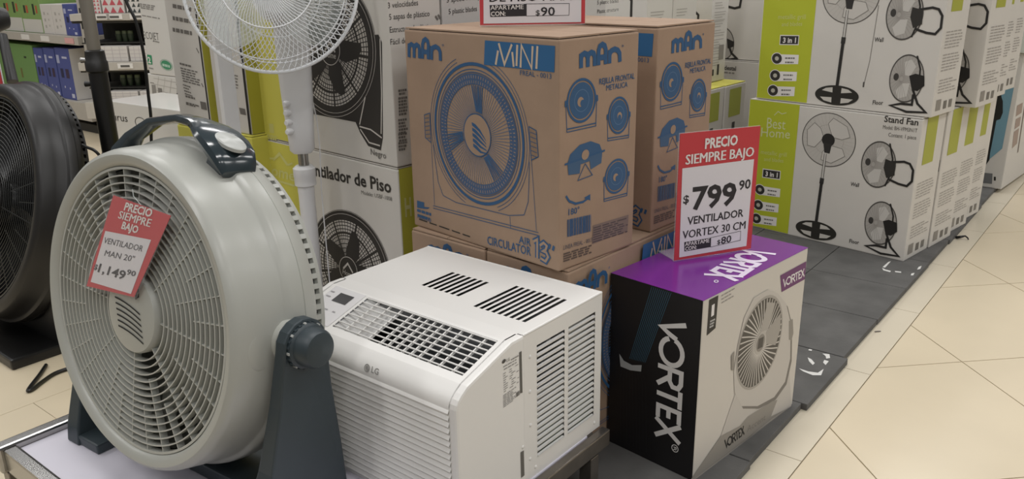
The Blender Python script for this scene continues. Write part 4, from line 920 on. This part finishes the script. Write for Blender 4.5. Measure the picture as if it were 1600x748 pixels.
# hanging price tag in a clear sleeve
gM = Matrix.Translation(Vector(GF)) @ Matrix.Rotation(math.radians(3.22), 4, 'Z') @ GH
gc = np.array(gM @ Vector((0, 0, -.014))); gx = np.array(gM.to_3x3() @ Vector((1, 0, 0))); gy = np.array(gM.to_3x3() @ Vector((0, -1, 0))); gn = np.array(gM.to_3x3() @ Vector((0, 0, -1)))
TF = Face(gc, gx, gy, gn)
tg = empty('price_tag', gc); tag(tg, 'red and white price tag in a clear sleeve hung askew on the grey fan grille', 'price tag'); tinv = Matrix.Translation(Vector(gc)).inverted()
def slab(face, pts, m, h0, h1, name, parent, inv):
    q = [face.st(*p) for p in pts]; b = MB(); n = len(q); vs = [inv @ Vector(face.w(p, h)) for h in (h0, h1) for p in q]
    b.add(vs, [tuple(range(n)), tuple(n + k for k in range(n))] + [(k, (k + 1) % n, n + (k + 1) % n, n + k) for k in range(n)], m); return b.build(name, parent)
RED = '#c23f45'; PAPER = '#dcd9dc'
tq = [(177, 305), (266.6, 337), (209, 464), (135, 446.7)]
slab(TF, tq, ink(RED), -.0012, 0, 'price_card', tg, tinv)
P = Print(TF, tinv); P.poly([(165, 360.5), (236.5, 374.5), (205, 459), (142, 440)], PAPER, 0)
def tt(s, p0, p1, h, col, bold=0.0): P.text3(s, p0, p1, (p0[0] + h * .30, p0[1] - h * .95), col, bold, 2)
tt('PRECIO', (194, 327.6), (236.5, 339), 12, WHT, .03); tt('SIEMPRE', (185, 340.5), (234.5, 354.5), 12, WHT, .03); tt('BAJO', (190, 356.5), (215, 364.5), 11, WHT, .03)
tt('VENTILADOR', (162, 379), (222.4, 393), 9, '#45434a'); tt('MAN 20"', (163.5, 399), (209, 409), 9, '#45434a'); tt('$', (147, 420), (152, 421.5), 8, '#45434a', .02); tt('1,149', (153, 424), (194.4, 436.7), 13, '#3b393f', .02); tt('90', (198, 428), (211.6, 431.7), 8, '#45434a', .02)
P.build('printed_text', tg)
slab(TF, [(176, 300), (270, 334), (214, 470), (131, 449)], M_SLEEVE, .0022, .0030, 'clear_sleeve', tg, tinv)
b = MB(); b.tube([tinv @ Vector(TF.w(TF.st(222, 320), .002)), tinv @ Vector(TF.w(TF.st(212, 306), .004)), tinv @ Vector(TF.w(TF.st(202, 296), -.006))], .0008, M_CLEAR, 6); b.build('tag_string', tg)
# cords of the black fan
def cord(name, pts, r, m, label, cat='cord'):
    b = MB(); P_ = [Vector(p) for p in pts]; out = []
    for i in range(len(P_) - 1):
        p0 = P_[max(0, i - 1)]; p1, p2 = P_[i], P_[i + 1]; p3 = P_[min(len(P_) - 1, i + 2)]
        for k in range(6):
            t = k / 6; out.append(.5 * ((2 * p1) + (p2 - p0) * t + (2 * p0 - 5 * p1 + 4 * p2 - p3) * t * t + (3 * p1 - p0 - 3 * p2 + p3) * t ** 3))
    out.append(P_[-1]); b.tube(out, r, m, 8); o = b.build(name); tag(o, label, cat); return o
cord('power_cord', [onz(x, y, .006) for x, y in ((72, 570), (62, 585), (44, 609), (52, 607), (66, 596), (86, 583), (112, 574), (140, 565))], .0055, M_BLACK_SATIN, 'black power cord bent sharply on the cream floor under the black fan')
cord('power_cord', [tuple(at(x, y, 2.45)) for x, y in ((128, 226), (136, 230), (146, 234), (154, 241), (159, 250))] + [tuple(at(166, 262, 2.4)), tuple(onz(190, 470, .006))], .0045, M_BLACK_SATIN, 'black cord arching from the back of the black fan')

# ================================================================== WHITE PEDESTAL FAN
wp = at(474, 250, 2.2); WPX = (float(wp[0]), float(wp[1]))
wf = empty('pedestal_fan', (WPX[0], WPX[1], 0)); tag(wf, 'white pedestal fan with a round wire cage, behind the grey fan', 'fan')
zt_ = lambda y: float(at(474, y, 2.2)[2])
I4 = Matrix.Identity(4)
b = MB(); b.lathe([(0, 0), (.085, 0), (.085, .02), (.08, .03), (.05, .045), (.03, .06), (0, .06)], M_WHITE_PL, I4, 48); b.build('base', wf)
b = MB(); b.lathe([(.022, .04), (.022, zt_(290))], M_WHITE_PL, I4, 24); b.lathe([(.0225, zt_(300)), (.0225, zt_(290)), (.029, zt_(288)), (.029, zt_(276)), (.030, zt_(275)), (.030, zt_(262)), (.022, zt_(258)), (0, zt_(258))], M_WHITE_PL, I4, 32); b.build('pole', wf)
b = MB(); b.lathe([(.014, zt_(262)), (.014, zt_(232))], M_CHROME, I4, 24); b.build('chrome_tube', wf)
# control column
fwd = Vector((hd[0] * -1, hd[1] * -1, 0)).normalized(); sdv = Vector((-fwd.y, fwd.x, 0))
ang = math.radians(12); fwd = Matrix.Rotation(ang, 3, 'Z') @ fwd; sdv = Matrix.Rotation(ang, 3, 'Z') @ sdv
b = MB(); vs = []; fs = []; m = 16; levels = [(zt_(238), .024, .022), (zt_(232), .033, .03), (zt_(200), .036, .034), (zt_(150), .041, .038), (zt_(100), .044, .040), (zt_(40), .044, .040), (zt_(-20), .038, .036)]
for z, a_, d_ in levels:
    for k in range(m):
        p = 2 * PI * k / m; cx, sx = math.cos(p), math.sin(p); q = .5
        v = sdv * (a_ * math.copysign(abs(cx) ** q, cx)) + fwd * (d_ * math.copysign(abs(sx) ** q, sx)); vs.append((v.x, v.y, z))
for i in range(len(levels) - 1):
    for k in range(m): fs.append((i * m + k, i * m + (k + 1) % m, (i + 1) * m + (k + 1) % m, (i + 1) * m + k))
fs += [tuple(range(m)), tuple((len(levels) - 1) * m + k for k in range(m))]
b.add(vs, fs, M_WHITE_PL, True); cc = b.build('control_column', wf)
for k, y in enumerate((158, 172, 187, 201)):
    z = zt_(y); o_ = fwd * .034 - sdv * (.026 if True else 0); d = (fwd * .8 - sdv * .6).normalized()
    b = MB(); b.lathe([(.0085, -.006), (.0085, .008), (.006, .012), (0, .0125)], M_WHITE_PL, xf((o_.x, o_.y, z), tuple(d.orthogonal().normalized()), tuple(d.cross(d.orthogonal().normalized())), tuple(d)), 16); b.build('push_button', cc)
cordp = [fwd * -.03 + sdv * .035 + Vector((0, 0, zt_(150))), fwd * -.03 + sdv * .044 + Vector((0, 0, zt_(190))), fwd * -.02 + sdv * .046 + Vector((0, 0, zt_(230))), fwd * -.01 + sdv * .040 + Vector((0, 0, zt_(300))), sdv * .04 + Vector((0, 0, .05))]
b = MB(); b.tube(cordp, .0018, M_WHITE_PL, 6); b.build('cord', wf)
# head
cg = at(423, -22, 2.05); RC = 135 / F_PX * float((cg - C0) @ fw) * .985
vw = (C0 - cg); vw /= np.linalg.norm(vw)
ncg = Vector((vw[0], vw[1], 0)).normalized(); ncg = (Matrix.Rotation(math.radians(-7), 3, 'Z') @ ncg); ncg = (ncg + Vector((0, 0, .22))).normalized()
exg = Vector((0, 0, 1)).cross(ncg).normalized(); eyg = ncg.cross(exg)
cl = Vector(cg) - Vector((WPX[0], WPX[1], 0)); HM = xf(cl, tuple(exg), tuple(eyg), tuple(ncg))
b = MB(); b.tube([HM @ Vector((RC * math.cos(2 * PI * k / 72), RC * math.sin(2 * PI * k / 72), 0)) for k in range(72)], .0044, M_WHITE_WIRE, 8, closed=True); b.build('cage_rim', wf)
def cage(zs, name, twist, n):
    b = MB()
    for k in range(n):
        a = 2 * PI * k / n; pts = []
        for i in range(7):
            t = i / 6; r = RC * (.20 + .80 * t); z = zs * (1 - t ** 3.2) ; aa = a + twist * t; pts.append(HM @ Vector((r * math.cos(aa), r * math.sin(aa), z)))
        b.tube(pts, .00105, M_WHITE_WIRE, 4, cap=False)
    for t in (.42, .84):
        r = RC * (.20 + .80 * t); z = zs * (1 - t ** 3.2); b.tube([HM @ Vector((r * math.cos(2 * PI * k / 60), r * math.sin(2 * PI * k / 60), z)) for k in range(60)], .0017, M_WHITE_WIRE, 5, closed=True)
    return b.build(name, wf, kind='stuff')
cage(.075, 'front_cage', .55, 90); cage(-.085, 'rear_cage', -.35, 80)
b = MB(); b.lathe([(0, .082), (.25, .08), (.26, .072), (0, .07)], M_WHITE_PL, HM @ Matrix.Diagonal((RC * .8, RC * .8, 1, 1)), 32); b.build('cage_badge', wf)
for k in range(3):
    b = MB(); Ma = HM @ Matrix.Rotation(2 * PI * k / 3 + 3.7, 4, 'Z'); vs = []; fs = []
    for i in range(8):
        r = RC * (.10 + .76 * i / 7); wd = .5 + 1.15 * math.sin(PI * min(1, .15 + .75 * i / 7))
        for j in range(9):
            t = j / 8 - .5; a = t * wd; vs.append(Ma @ Vector((r * math.cos(a), r * math.sin(a), -.01 + .06 * t)))
    for i in range(7):
        for j in range(8): fs.append((i * 9 + j, i * 9 + j + 1, i * 9 + j + 10, i * 9 + j + 9))
    b.add(vs, fs, M_CLEAR, True); b.build('blade', wf)
b = MB(); b.lathe([(0, -.08), (.05, -.085), (.062, -.1), (.065, -.16), (.05, -.20), (.0, -.21)], M_WHITE_PL, HM, 32)
pm = HM @ Vector((0, 0, -.14)); b.tube([pm, Vector((0, 0, zt_(-20) + .02)), Vector((0, 0, zt_(10)))], .026, M_WHITE_PL, 16); b.build('motor_housing', wf)

# ================================================================== PRICE SIGNS
def sign(px_l, px_r, z, top_px, label, behind=True):
    a = onz(px_l[0], px_l[1], z); c = onz(px_r[0], px_r[1], z); yaw = math.degrees(math.atan2(c[1] - a[1], c[0] - a[0])); w = float(np.hypot(*(c - a)[:2]))
    u, v = yaw_axes(yaw); t = onplane(top_px[0], top_px[1], a, v); h = float(t[2] - z)
    bx = Box('price_sign', (c[0], c[1], z + .0008), w, .003, h, yaw, label, 'sign', 'red framed price signs', m=M_ACRYLIC, lid=False, bevel=.0008)
    b = MB(); b.box(-w / 2 + .004, w / 2 - .004, .004, .075, 0, .0022, M_ACRYLIC); b.build('acrylic_foot', bx.e)
    b = MB(); b.box(-w / 2 + .001, w / 2 - .001, -.0031, -.0018, .003, h - .001, ink(RED)); b.build('price_card', bx.e)
    bx.front = Face(bx.front.o - v * .0018 + np.array([0, 0, 0.]), bx.front.S, bx.front.T, bx.front.N); return bx
s1 = sign((1052, 409), (1173, 390), .4545, (1058, 209), 'red framed price sign standing on the purple carton top')
P = s1.pr('front'); K = '#29272b'
P.poly([(1066, 263), (1178, 248.5), (1166, 384), (1061, 402)], PAPER, 0)
P.text('PRECIO', (1101, 232), (1152, 225.6), 15, WHT, .035); P.text('SIEMPRE BAJO', (1071, 257), (1177, 243.7), 15, WHT, .035)
P.text('$', (1067, 318), (1076, 316.5), 12, K, .02); P.text('799', (1080.5, 327), (1149, 318), 33, K, .03); P.text('90', (1154, 296.5), (1172, 293.5), 14, K, .02)
P.text('VENTILADOR', (1073.5, 351), (1161, 337.6), 11.5, K, .018); P.text('VORTEX 30 CM', (1066, 373), (1164, 356.6), 12, K, .02)
P.poly([(1069, 378), (1110.5, 371), (1110, 385.6), (1069, 392.6)], K, 1); P.text('APARTAME', (1070, 384.5), (1108, 378), 6, WHT, .02); P.text('CON:', (1070, 391.5), (1088, 388), 5.5, WHT, .02)
P.stroke([(1110.5, 371), (1157, 360.6), (1156.5, 375), (1110, 385.6)], .0011, K, 1, False, True); P.text('$', (1120, 381.5), (1125, 380.5), 6.5, K, .01); P.text('80', (1126, 381), (1142, 377.5), 10.5, K, .015)
P.build('printed_text', s1.e)
s2 = sign((749.6, 42), (914.4, 39), .9885, (747, -150), 'red framed price sign standing on the brown carton with the blue drawing')
P = s2.pr('front')
P.poly([(755, -100), (909, -100), (908, 34.4), (755.6, 37)], PAPER, 0)
P.text('DE PISO MAN', (765, 3), (893, 0), 14, K, .02); P.poly([(765, 8), (822.5, 6), (822.5, 25), (766, 26.6)], K, 1); P.text('APÁRTAME', (766.5, 15.5), (818, 14), 6.8, WHT, .02); P.text('CON:', (767, 25.2), (790, 24.2), 6.8, WHT, .02)
P.stroke([(822.5, 6), (889.5, 5.4), (889, 23.8), (822.5, 25)], .0011, K, 1, False, True); P.text('$', (837, 24), (843.5, 23.8), 8, K, .01); P.text('90', (845, 24.5), (867, 24), 13, K, .015)
P.build('printed_text', s2.e)

# ================================================================== FAR SHELVES, LEFT
YB = 2.77
def onb(x, y, dy=0.0): return onplane(x, y, (0, YB + dy, 0), np.array([0, 1., 0]))
sh = empty('store_shelf', (-7.2, YB + .25, 0)); tag(sh, 'steel store shelf with green and blue cartons on the far left', 'shelf')
def shbox(name, px0, x1, y_top, y_bot, m, dy0, dy1, par, org):
    a = onb(px0, y_top); c = onb(x1, y_bot); b = MB(); b.box(a[0] - org[0], c[0] - org[0], YB + dy0 - org[1], YB + dy1 - org[1], c[2], a[2], m); return b.build(name, par, bevel=.002), a, c
org = np.array([-7.2, YB + .25, 0])
def shlev(y125):   # height of a level seen at pixel x=125
    return float(onb(125, y125)[2])
zA, zBs, zC = shlev(58), shlev(152), shlev(166)
XL, XR = -9.0, float(onb(128, 100)[0])
for nm, z, th in (('shelf_deck', zA, .06), ('base_deck', shlev(160), .13)):
    b = MB(); b.box(XL - org[0], XR - org[0], -.25, .25, z - th, z, M_SHELF); b.build(nm, sh, bevel=.003)
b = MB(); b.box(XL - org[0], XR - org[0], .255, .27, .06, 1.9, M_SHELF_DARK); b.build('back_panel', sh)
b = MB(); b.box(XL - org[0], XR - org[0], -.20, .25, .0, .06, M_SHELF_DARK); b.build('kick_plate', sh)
for px in (-30, 33, 63, 100):
    a = onb(px, 50); b = MB(); b.box(a[0] - org[0], a[0] + .13 - org[0], -.256, -.251, zA - .05, zA - .012, mat('label_paper', '#dedbd6', .5) if px < 90 else mat('label_pink', '#d9a6a4', .5)); b.build('price_label', sh)
# uprights
b = MB(); a = onb(131, 80); b.box(a[0] - .03, a[0] + .03, YB + .02, YB + .07, 0, 1.9, M_SHELF); up_ = b.build('shelf_upright'); tag(up_, 'slotted grey steel upright at the end of the far shelf, beside the black tube', 'upright')
b = MB()
for k in range(14): b.box(a[0] - .008, a[0] + .008, YB + .0185, YB + .0199, .25 + .1 * k, .29 + .1 * k, M_DARK)
b.build('slot', up_)
def prod(x0, x1, z, ytop, m, label, grp, art=None, depth=.3, dy=.03, name='product_box'):
    yr = 20 if ytop < 40 else 110; p0 = onb(x0, yr, dy); p1 = onb(x1, yr, dy); w = float(p1[0] - p0[0]) - .006; h = float(onb((x0 + x1) / 2, ytop, dy)[2]) - z
    bx = Box(name, (p1[0], YB + dy, z + .001), w, depth, h, 0, label, 'box', grp, m=m, lid=False)
    if art: P = bx.pr('front'); art(P, w, h); P.build('printed_front', bx.e)
    return bx
MG = mat('leaf_green_carton', '#7f9f5c', .5); MBL = mat('blue_carton', '#4a5490', .5); MW = mat('shelf_white_carton', '#cdc9c4', .55); MGD = mat('dim_green_carton', '#6f9456', .5)
def art_green(P, w, h):
    st_rect(P, .004, w - .004, .004, h * .36, '#c9c7c0', 0); st_rect(P, w * .15, w * .25, h * .52, h * .72, '#2f3d2a', 1); st_rect(P, w * .28, w * .38, h * .52, h * .72, '#b4583e', 1); st_rect(P, w * .62, w * .72, h * .48, h * .76, '#2f3d2a', 1); st_rect(P, w * .78, w * .86, h * .52, h * .72, '#b4583e', 1)
def art_white(P, w, h):
    for k in range(3): st_rect(P, w * .25, w * .38, h * (.2 + .22 * k), h * (.3 + .22 * k), '#a9a5a0', 1); st_rect(P, w * .6, w * .72, h * (.25 + .2 * k), h * (.32 + .2 * k), '#b4b0ab', 1)
def art_blue(P, w, h):
    st_rect(P, w * .05, w * .25, h * .70, h * .86, '#a6abc9', 1); st_rect(P, w * .45, w * .8, h * .80, h * .84, '#b9bcd2', 1); st_rect(P, w * .2, w * .4, h * .42, h * .60, '#272a4c', 1); st_rect(P, w * .55, w * .78, h * .42, h * .60, '#3a2c46', 1); st_rect(P, w * .72, w * .92, h * .04, h * .12, '#c5c7da', 1); st_rect(P, w * .3, w * .36, h * .22, h * .26, '#c5c7da', 1); st_rect(P, w * .65, w * .71, h * .2, h * .24, '#c5c7da', 1)
prod(-24, 3, zA, -16, MG, 'green and white carton on the upper far shelf, cut by the left picture edge', 'green cartons on the far shelf', art_green)
prod(3, 33, zA, -12, MG, 'green and white carton on the upper far shelf, middle of the three green ones', 'green cartons on the far shelf', art_green)
prod(33, 63, zA, -8, MG, 'green and white carton on the upper far shelf, next to the white ones', 'green cartons on the far shelf', art_green)
prod(63, 80, zA, 7, MW, 'small white carton on the upper far shelf, beside the green ones', 'white cartons on the far shelf', art_white)
prod(80, 98, zA, 7, MW, 'small white carton on the upper far shelf, beside the blue one', 'white cartons on the far shelf', art_white)
prod(98, 117, zA, 7, MBL, 'blue carton on the upper far shelf beside the slotted upright', 'blue cartons on the far shelf', art_blue)
zL = shlev(160)
prod(-10, 20, zL, 66, MGD, 'green carton on the bottom far shelf behind the black fan, partly off the picture', 'green cartons on the far shelf')
prod(20, 56, zL, 70, MGD, 'green carton on the bottom far shelf, next to the blue ones', 'green cartons on the far shelf', lambda P, w, h: (st_rect(P, w * .35, w * .42, h * .3, h * .5, '#6f6a3a', 1), st_rect(P, w * .6, w * .7, h * .72, h * .76, '#2d3a26', 1)))
for k, (x0, x1) in enumerate(((57, 71), (72, 89), (90, 112))):
    bx = prod(x0, x1, zL, 76, MBL, ('blue carton on the bottom far shelf, first of three beside the green one', 'blue carton on the bottom far shelf, middle of three', 'blue carton on the bottom far shelf showing its white side')[k], 'blue cartons on the far shelf', art_blue, depth=.26)
    if k == 2: P = bx.pr('right'); st_rect(P, .002, .258, .002, bx.h - .002, '#c9c6c2', 0); P.build('white_side', bx.e)
# second bay, turned towards us
def bay(x, y): return at(x, y, 5.6)
yb = math.degrees(AZ); q0 = bay(140, 165)
ub, vb = yaw_axes(yb)
s2e = empty('store_shelf', (q0[0], q0[1], 0), AZ); tag(s2e, 'steel store shelf with patterned cartons and dark pots behind the black tube', 'shelf')
def zb(y): return float(bay(190, y)[2])
for nm, y0, y1, m in (('shelf_deck', 21, 32, M_SHELF), ('shelf_deck', 97, 110, M_SHELF), ('base_deck', 159, 185, M_SHELF)):
    b = MB(); b.box(-.03, .75, .0, .42, zb(y1), zb(y0), m); b.build(nm, s2e, bevel=.003)
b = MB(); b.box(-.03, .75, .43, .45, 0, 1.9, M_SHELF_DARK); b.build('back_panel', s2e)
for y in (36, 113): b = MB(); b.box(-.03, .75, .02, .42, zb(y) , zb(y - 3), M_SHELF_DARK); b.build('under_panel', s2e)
for x, y in ((178, 26), (214, 26), (195, 103), (158, 26)):
    p = bay(x, y) - q0; xx = float(p @ ub); b = MB(); b.box(xx - .045, xx + .055, -.006, -.001, zb(y + 4), zb(y - 4), mat('label_paper', '#dedbd6', .5)); lo = b.build('price_label', s2e)
    b = MB(); b.box(xx - .025, xx + .035, -.0075, -.006, zb(y + 2), zb(y - 1.5), INK.get('x') or ink('#5b5955')); b.build('label_print', lo)
def bprod(x0, x1, ytop, ybot, m, label, grp, art=None, d=.3, name='product_box'):
    p0 = bay(x0, ybot); p1 = bay(x1, ybot); w = float((p1 - p0) @ ub) - .006; z = zb(ybot) + .001; h = zb(ytop) - z
    p1 = p1 + vb * .03; bx = Box(name, (p1[0], p1[1], z), w, d, h, yb, label, 'box', grp, m=m, lid=False)
    if art: P = bx.pr('front'); art(P, w, h); P.build('printed_front', bx.e)
def art_tri(col):
    def f(P, w, h):
        n = max(3, int(w / .05)); t = w / n; rows = int(h / t) + 1
        for i in range(n):
            for j in range(rows):
                y0 = j * t; y1 = min(h - .002, y0 + t * .85)
                if y1 > y0 + .005: P.poly([(i * t + .004, y0 + .003), ((i + 1) * t - .004, y0 + .003), (i * t + t / 2, y1)], col, 1, st=True)
    return f
bprod(137, 155, -6, 21, MW, 'small red-triangle patterned carton on the far shelf, left one', 'patterned cartons on the far shelf', art_tri('#b8545c'))
bprod(156, 192, -6, 21, MW, 'wide red-triangle patterned carton on the far shelf', 'patterned cartons on the far shelf', art_tri('#b8545c'))
bprod(194, 220, -6, 21, MW, 'black-triangle patterned carton on the far shelf behind the hanging cord', 'patterned cartons on the far shelf', art_tri('#3c4240'))
def art_quilt(P, w, h):
    for k in range(1, 4): P.stroke([(.004, h * k / 4), (w - .004, h * k / 4)], .003, '#b5afb0', 1, True); P.stroke([(w * k / 4, .004), (w * k / 4, h - .004)], .003, '#b5afb0', 1, True)
bprod(150, 198, 72.5, 97, MW, 'white checked carton on the far shelf left of the hanging cord', 'white checked cartons on the far shelf', art_quilt)
bprod(200, 232, 73, 97, MW, 'white checked carton on the far shelf right of the hanging cord', 'white checked cartons on the far shelf', art_quilt)
bprod(166, 214, 143.5, 159, MW, 'white checked carton on the lowest far shelf', 'white checked cartons on the far shelf', art_quilt)
bprod(216, 240, 143.5, 159, MW, 'small white checked carton on the lowest far shelf beside the hanging cord', 'white checked cartons on the far shelf', art_quilt)
# jars of dark plants in the shadowy gaps, on narrow inner shelves
M_POT = mat('dark_green_pot', '#3d4a37', .35); M_LEAF = mat('olive_pot_top', '#6f7a5c', .5)
for zi, (yy, xs_) in enumerate(((70, (168, 178, 187, 213)), (141, (176, 187, 199, 221)))):
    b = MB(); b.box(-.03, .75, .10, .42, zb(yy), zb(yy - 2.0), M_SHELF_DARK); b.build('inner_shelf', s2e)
    for k, x in enumerate(xs_):
        p = bay(x, yy - 2) + vb * .18; hh = zb(yy - 20) - zb(yy - 2)
        e = empty('pot', (p[0], p[1], zb(yy - 2) + .0005)); wpot = .021
        tag(e, ('dark green pot on the upper gap of the far shelf, %s', 'dark green pot on the lower gap of the far shelf, %s')[zi] % ('first from the black tube', 'second from the black tube', 'third from the black tube', 'behind the hanging cord')[k], 'pot', 'dark pots on the far shelf')
        b = MB(); b.lathe([(0, 0), (wpot * .7, 0), (wpot, hh * .5), (wpot * .95, hh * .7), (0, hh * .7)], M_POT, I4, 16); b.build('pot_body', e)
        b = MB(); b.lathe([(wpot * .9, hh * .7), (wpot * .8, hh * .95), (0, hh)], M_LEAF, I4, 12); b.build('lid', e)
# ================================================================== BLACK TUBE, HANGING CORD, SMALL THINGS
tp = at(150, 95, 2.6)
e = empty('pedestal_fan', (tp[0], tp[1], 0)); tag(e, 'black pedestal tube with a grey sliding upper tube behind the black fan', 'fan stand')
b = MB(); b.lathe([(0, 0), (.17, 0), (.16, .02), (.03, .05), (.027, .06), (.0275, float(at(151, 100, 2.6)[2]))], M_BLACK_SATIN, I4, 32); b.build('lower_tube', e)
zc_ = float(at(150, 95, 2.6)[2])
b = MB(); b.lathe([(.028, zc_ - .035), (.033, zc_ - .03), (.033, zc_ - .004), (.030, zc_), (.028, zc_ + .03), (.020, zc_ + .034), (0, zc_ + .034)], M_BLACK_PL, I4, 32); b.build('collar', e)
b = MB(); b.lathe([(.0195, zc_), (.0195, 1.55)], M_POST, I4, 24)
b.build('upper_tube', e)
for dz in (.012, -.06):
    b = MB(); k_ = Vector((-rt0[0], -rt0[1], 0)); b.tube([k_ * .02 + Vector((0, 0, zc_ - .01 + dz)), k_ * .045 + Vector((0, 0, zc_ - .01 + dz))], [.007, .009], M_CHROME if dz > 0 else M_BLACK_PL, 12); b.build('knob', e)
cp_ = [(186, -60), (190, -20), (199, 6), (211, 30), (219, 58), (225, 88), (229, 120), (232, 150), (236, 186), (238, 240)]
pts = [tuple(at(x, y, 2.75)) for x, y in cp_]; pe_ = pts[-1]; pts += [(pe_[0], pe_[1], .3), (pe_[0] - .1, pe_[1] - .05, .012), (pe_[0] - .3, pe_[1] - .1, .008)]
cord('hanging_cord', pts, .0052, M_BLACK_SATIN, 'black cord hanging in front of the shelf and the tall white carton')
# a dark fan head, its stand and a price sign at the left edge
hp = at(-36, 31, 3.0)
e = empty('pedestal_fan', (hp[0], hp[1], 0)); tag(e, 'dark fan on a thin stand at the left picture edge above the black fan', 'fan')
HH = Matrix.Translation((0, 0, float(hp[2]))) @ Matrix.Rotation(PI / 2, 4, 'X')
b = MB(); b.lathe([(0, -.10), (.035, -.095), (.048, -.06), (.05, .0), (.045, .05), (0, .06)], M_BLACK_PL, HH, 28); b.build('motor_housing', e)
b = MB(); b.tube([(0, 0, .02), (0, 0, float(hp[2]) - .03)], .016, M_BLACK_SATIN, 14); b.lathe([(0, 0), (.16, 0), (.15, .02), (.02, .04)], M_BLACK_SATIN, I4, 32); b.build('stand', e)
q1 = at(4, 57, 2.98); q2 = at(20, 128, 2.9); o_ = np.array([hp[0], hp[1], 0])
b = MB(); b.tube([tuple(np.array([0, 0, float(hp[2]) - .05])), tuple(q1 - o_), tuple(q2 - o_)], [.012, .016, .018], M_BLACK_PL, 12); b.build('support_arm', e)

q = at(-1, 130, 2.85); w_ = .06
e = Box('price_sign', (q[0] + .035, q[1], .0), .09, .004, float(at(-1, 78, 2.85)[2]), math.degrees(AZ), 'red topped price sign on a stand at the left picture edge above the black fan', 'sign', m=ink(PAPER), lid=False, bevel=.0005)
P = e.pr('front'); st_rect(P, .002, .088, e.h * .86, e.h - .002, RED, 1); P.build('printed_header', e.e)

pts = [onz(x, y, z) for x, y, z in ((1494, 371, .004), (1501, 370, .012), (1508, 368.5, .016), (1512, 371.5, .008), (1513, 374, .004))]
b = MB(); b.tube([tuple(p) for p in pts], [.006, .006, .0035, .003, .0025], M_BLACK_SATIN, 8); o = b.build('plastic_clip'); tag(o, 'small black plastic clip lying on the pale border tiles', 'litter')
a = onz(1367, 518, .002); c = onz(1376, 517, .002); b = MB(); b.tube([tuple(a), tuple((a + c) / 2 + np.array([0, 0, .001])), tuple(c)], .0022, M_STEEL_DARK, 8); o = b.build('metal_strip'); tag(o, 'tiny dark metal strip lying on the pale border tiles', 'litter')
